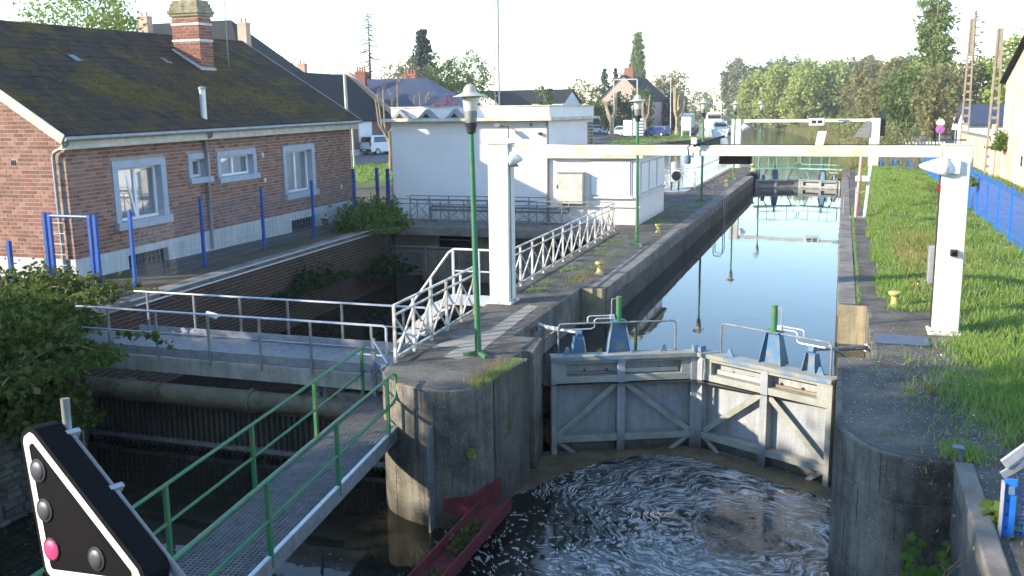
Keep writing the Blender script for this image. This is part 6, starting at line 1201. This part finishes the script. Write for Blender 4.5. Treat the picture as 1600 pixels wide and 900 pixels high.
def boat(label, x, y, L_, w, h, rot, mast=False):
    t = thing('motor_boat', label, 'boat', (x,y,UPP), 'moored motor boats'); ORG[t.name] = (0,0,0); m = MB(); sec = []
    for f_, ww, zz in ((-.5,.85,1.0),(-.2,1,1.0),(.15,.98,1.08),(.38,.6,1.25),(.5,.05,1.45)): sec.append([(-ww*w/2*.75,f_*L_,-.2),(-ww*w/2,f_*L_,.45*h*zz),(ww*w/2,f_*L_,.45*h*zz),(ww*w/2*.75,f_*L_,-.2)])
    for s_ in sec: m.v += s_
    for i in range(4):
        for k in range(4): a, b = 4*i+k, 4*i+(k+1)%4; m.f.append((a,b,b+4,a+4))
    m.f += [(0,1,2,3),(16,17,18,19)]; part('hull', m, M['car_white'], t)
    part('cabin', MB().hexa([(-w*.38,-L_*.3,.45*h),(w*.38,-L_*.3,.45*h),(w*.34,L_*.22,.45*h),(-w*.34,L_*.22,.45*h),(-w*.33,-L_*.26,.9*h),(w*.33,-L_*.26,.9*h),(w*.28,L_*.1,.85*h),(-w*.28,L_*.1,.85*h)]), M['white'], t, bevel=.08)
    part('cabin_window', MB().box(-w*.3,w*.3,-L_*.31,-L_*.285,.6*h,.8*h), M['dark_pane'], t)
    for s_ in (-1,1): part('cabin_window', MB().box(s_*w*.36-.03,s_*w*.36+.03,-L_*.2,L_*.05,.6*h,.78*h), M['dark_pane'], t)
    part('stern_rail', MB().tube([(-w*.4,-L_*.48,.45*h),(-w*.4,-L_*.48,.75*h),(w*.4,-L_*.48,.75*h),(w*.4,-L_*.48,.45*h)], .03, 5), M['galv_light'], t); part('fender', MB().lathe([(.1,0),(.16,.1),(.16,.5),(.1,.6)], (w*.5,-L_*.1,.2), 10), M['dark'], t)
    if mast: part('mast', MB().tube([(0,0,.9*h),(0,0,h+2.6)], .05, 6), M['white'], t)
    t.rotation_euler = (0,0,rot); return t
boat('larger white motor cruiser moored by the lawn', -27.5,222,11,4.6,4.2,R(10),True); boat('small white cabin boat moored nearer the lock', -19.4,166,7.5,3.0,2.9,R(8))

# ================================================================ SMALL LOCK FITTINGS
t = thing('gauge_post', 'leaning pale steel post with arm on the right quay beside the chamber', 'post', (.87,37.1,0)); A = Vector((.87,37.1,.02)); B = Vector((1.03,37.4,2.35))
part('upright', MB().bar(A, B, .16,.10,(1,0,0)), M['galv_light'], t, bevel=.01); part('upright', MB().bar(A+Vector((-.33,-.1,0)), B+Vector((-.37,0,0)), .06), M['galv_light'], t); part('base_plate', MB().box(.35,1.15,36.85,37.35,.0,.03), M['zinc'], t)
part('arm', MB().bar(B+Vector((-.45,0,-.08)), B+Vector((.1,0,-.08)), .1), M['grey_steel'], t); part('float_box', MB().box(.5,.98,36.9,37.25,1.32,1.5), M['white'], t, bevel=.02); part('cross_tie', MB().bar((.55,37.1,.9),(.92,37.15,.95), .03), M['galv'], t)
M['red_rod'] = simple('red_rod_paint', (.5,.06,.03), (.35,.05,.03), .5, 5, 0, 0)
solo('gauge_rod', MB().tube([(.60,36.75,0),(.70,36.95,2.1)], .022, 6), M['red_rod'], 'thin red rod in front of the pale steel post', 'rod', (.6,36.75,0))
t = thing('ladder_hoop', 'bent tube hoop of the chamber ladder on the right wall', 'ladder', (.2,38,0)); part('hoop', MB().tube([(.15,38.1,-.7),(.15,38.1,.65),(.2,38.05,.85),(.55,37.6,1.05),(.55,37.6,.0)], .022, 6), M['galv'], t, 50)
for k in range(4): part('rung', MB().tube([(.03,37.9,-.15-.2*k),(.03,38.3,-.15-.2*k)], .015, 5), M['galv'], t)
t = thing('ladder_hoop', 'tube hoops of the chamber ladder on the left wall', 'ladder', (-5,43.5,0))
for y in (43.2,43.9): part('hoop', MB().tube([(-4.82,y,-.78),(-4.82,y,.75),(-4.9,y,.88),(-5.15,y,.88),(-5.22,y,.8),(-5.22,y,0)], .022, 6), M['galv'], t, 50)
# sluice machinery with a coloured front, on the far platform
t = thing('sluice_winch', 'small white and black sluice winch on the far platform', 'winch', (-7.6,47.6,0)); part('gearbox', MB().box(-7.85,-7.45,47.5,47.9,.45,1.0), M['white'], t, bevel=.04); part('crank_wheel', MB().lathe([(.2,0),(.24,.03),(.2,.06)], (-7.6,47.45,.75), 14, (.4,-1,0)), M['dark'], t)
for dx in (-.2,.15): part('leg', MB().bar((-7.65+dx,47.6,0),(-7.65+dx,47.7,.46), .07), M['dark'], t)
part('motor', MB().lathe([(.13,0),(.13,.36),(.06,.4)], (-7.75,47.7,1.0), 12), M['white'], t); part('deck_plate', MB().box(-8.3,-7.0,46.8,48.4,.005,.05), M['galv'], t)
solo('steel_plate', MB().box(.68,1.55,17.05,17.75,.006,.03), M['slate'], 'blue-grey steel cover plate lying on the right quay by the gate arm', 'plate', (1.1,17.4,0), bevel=.006)
solo('drain_grate', MB().box(3.3,3.9,13.9,14.6,.006,.05), M['slate'], 'dark drain cover at the right edge of the grass', 'cover', (3.6,14.2,0))
t = thing('hook_post', 'short blue hooked bar on the coping of the right pier', 'post', (1.40,11.45,0)); part('bar', MB().box(1.40,1.44,11.4,11.46,-.3,.17), M['gate_blue'], t); part('hook', MB().box(1.33,1.45,11.36,11.48,.17,.185), M['gate_blue'], t)
# blue gate at the bottom right corner
t = thing('steel_gate', 'bright blue steel gate with mesh at the bottom right corner', 'gate', (1.7,9.5,0))
part('gate_post', MB().box(1.565,1.675,9.46,9.50,-.4,.56), M['blue_fence'], t, bevel=.006); part('edge_strip', MB().box(1.545,1.562,9.42,9.52,-.4,.53), M['galv_light'], t); part('lock_plate', MB().box(1.59,1.65,9.445,9.459,.42,.5), M['gate_blue'], t)
part('top_flat', MB().bar((1.55,9.52,.68),(2.6,9.9,1.55), .03,.09), M['galv_light'], t); part('lower_flat', MB().bar((1.55,9.55,.56),(1.75,9.6,.70), .03,.07), M['zinc'], t)
m = MB()
for k in range(24): x = 1.72+.04*k; m.bar((x,9.5+.01*k,-.4),(x,9.5+.01*k,.5+.03*k), .007)
for k in range(16): m.bar((1.7,9.5,-.35+.08*k),(2.7,9.74,-.35+.08*k), .007)
part('mesh_panel', m, M['blue_fence'], t)
for k in range(6): part('bolt', MB().lathe([(.010,0),(.010,.008)], (1.60,9.458,-.3+.13*k), 8, (0,-1,0)), M['dark'], t)
for k in range(5): part('chain_link', MB().lathe([(.018,-.01),(.03,0),(.018,.01)], (1.70+.022*k,9.44,-.19+.022*k), 10, (.4,-.5,1)), M['rusty'] if 'rusty' in M else M['twig'], t)

# ================================================================ TRIANGULAR LIGHT SIGNAL
A = Vector((-3.42,3.20,2.71)); B = Vector((-3.25,3.11,1.93)); Cc = Vector((-2.50,2.97,2.04)); Ux = (Cc-B); Vx = (A-B); Nf = Ux.cross(Vx).normalized(); 
if Nf.dot(Vector((0,0,3.95))-B) < 0: Nf = -Nf
t = thing('light_signal', 'black triangular light signal with white border and one lit red lamp', 'signal', tuple(B))
def rtri(pts, rad, n=5):
    out = []
    for i in range(3):
        p = pts[i]; a = (pts[i-1]-p).normalized(); b = (pts[(i+1)%3]-p).normalized(); ang = a.angle(b); d = rad/math.tan(ang/2); c = p+(a+b).normalized()*(rad/math.sin(ang/2)); e0 = (p+a*d-c).normalized(); e1 = (p+b*d-c).normalized()
        for k in range(n+1): out.append(c+(e0*(1-k/n)+e1*(k/n)).normalized()*rad)
    return out
def shrink(pts, d):
    c = []; 
    for i in range(3):
        p = pts[i]; a = (pts[i-1]-p).normalized(); b = (pts[(i+1)%3]-p).normalized(); c.append(p+(a+b).normalized()*(d/math.sin(a.angle(b)/2)))
    return c
T3 = [A,B,Cc]; outer = rtri(T3, .07); m = MB(); n = len(outer); m.v = [tuple(p) for p in outer]+[tuple(p-Nf*.13) for p in outer]; m.f = [tuple(range(n)), tuple(range(2*n-1,n-1,-1))]+[(i,(i+1)%n,n+(i+1)%n,n+i) for i in range(n)]; part('housing', m, M['black'], t)
p1 = rtri(shrink(T3,.022), .05); p2 = rtri(shrink(T3,.058), .022); m = MB(); m.v = [tuple(p+Nf*.003) for p in p1]+[tuple(p+Nf*.003) for p in p2]; m.f = [(i,(i+1)%n,n+(i+1)%n,n+i) for i in range(n)]; part('border', m, M['white'], t)
M['lens'] = glassy('grey_lens', (.045,.055,.065), .5); M['lit'] = emit('red_signal_light', (1.0,.015,.05), 1.6)
for s_, v_, mt, nm in ((.12,.62,'lens','lamp'),(.115,.40,'lens','lamp'),(.115,.185,'lit','lit_lamp'),(.50,.16,'lens','lamp')):
    o = part(nm, MB().lathe([(.046,-.004),(.046,.004),(.036,.013),(.015,.017)], B+Ux*s_+Vx*v_, 20, tuple(Nf)), M[mt], t, 60); part('lamp_ring', MB().lathe([(.053,.0),(.053,.006),(.048,.007)], B+Ux*s_+Vx*v_, 20, tuple(Nf)), M['dark'], o)
bk = -Nf*.155+(B-A.lerp(Cc,.5)).normalized()*.035; H1 = A.lerp(Cc,.18)+bk; part('pole', MB().tube([A.lerp(Cc,.14)+bk+Vector((.03,0,.13)), H1, A.lerp(Cc,.95)+bk, Vector((Cc.x+.25,Cc.y-.6,.9)), Vector((Cc.x+.25,Cc.y-2.8,.9))], .02, 10), M['grey_steel'], t, 50)
for f_ in (.2,.5): q = A.lerp(Cc,f_)+bk; part('clamp', MB().bar(q-(Cc-A).normalized()*.012, q+(Cc-A).normalized()*.012, .07,.07,tuple(Nf)), M['galv'], t)

# ================================================================ AIR
m, N, L, B = nt_new('haze_air'); N.remove(B); pv = N.new('ShaderNodeVolumePrincipled'); pv.inputs['Color'].default_value = (.93,.95,1,1); pv.inputs['Density'].default_value = .00042; pv.inputs['Anisotropy'].default_value = .2
L.new(pv.outputs[0], N['Material Output'].inputs['Volume'])
o = solo('haze', MB().box(-640,640,-70,760,-4.7,30), m, 'thin pale haze over the valley', 'haze', (0,300,-4.7), kind='stuff')
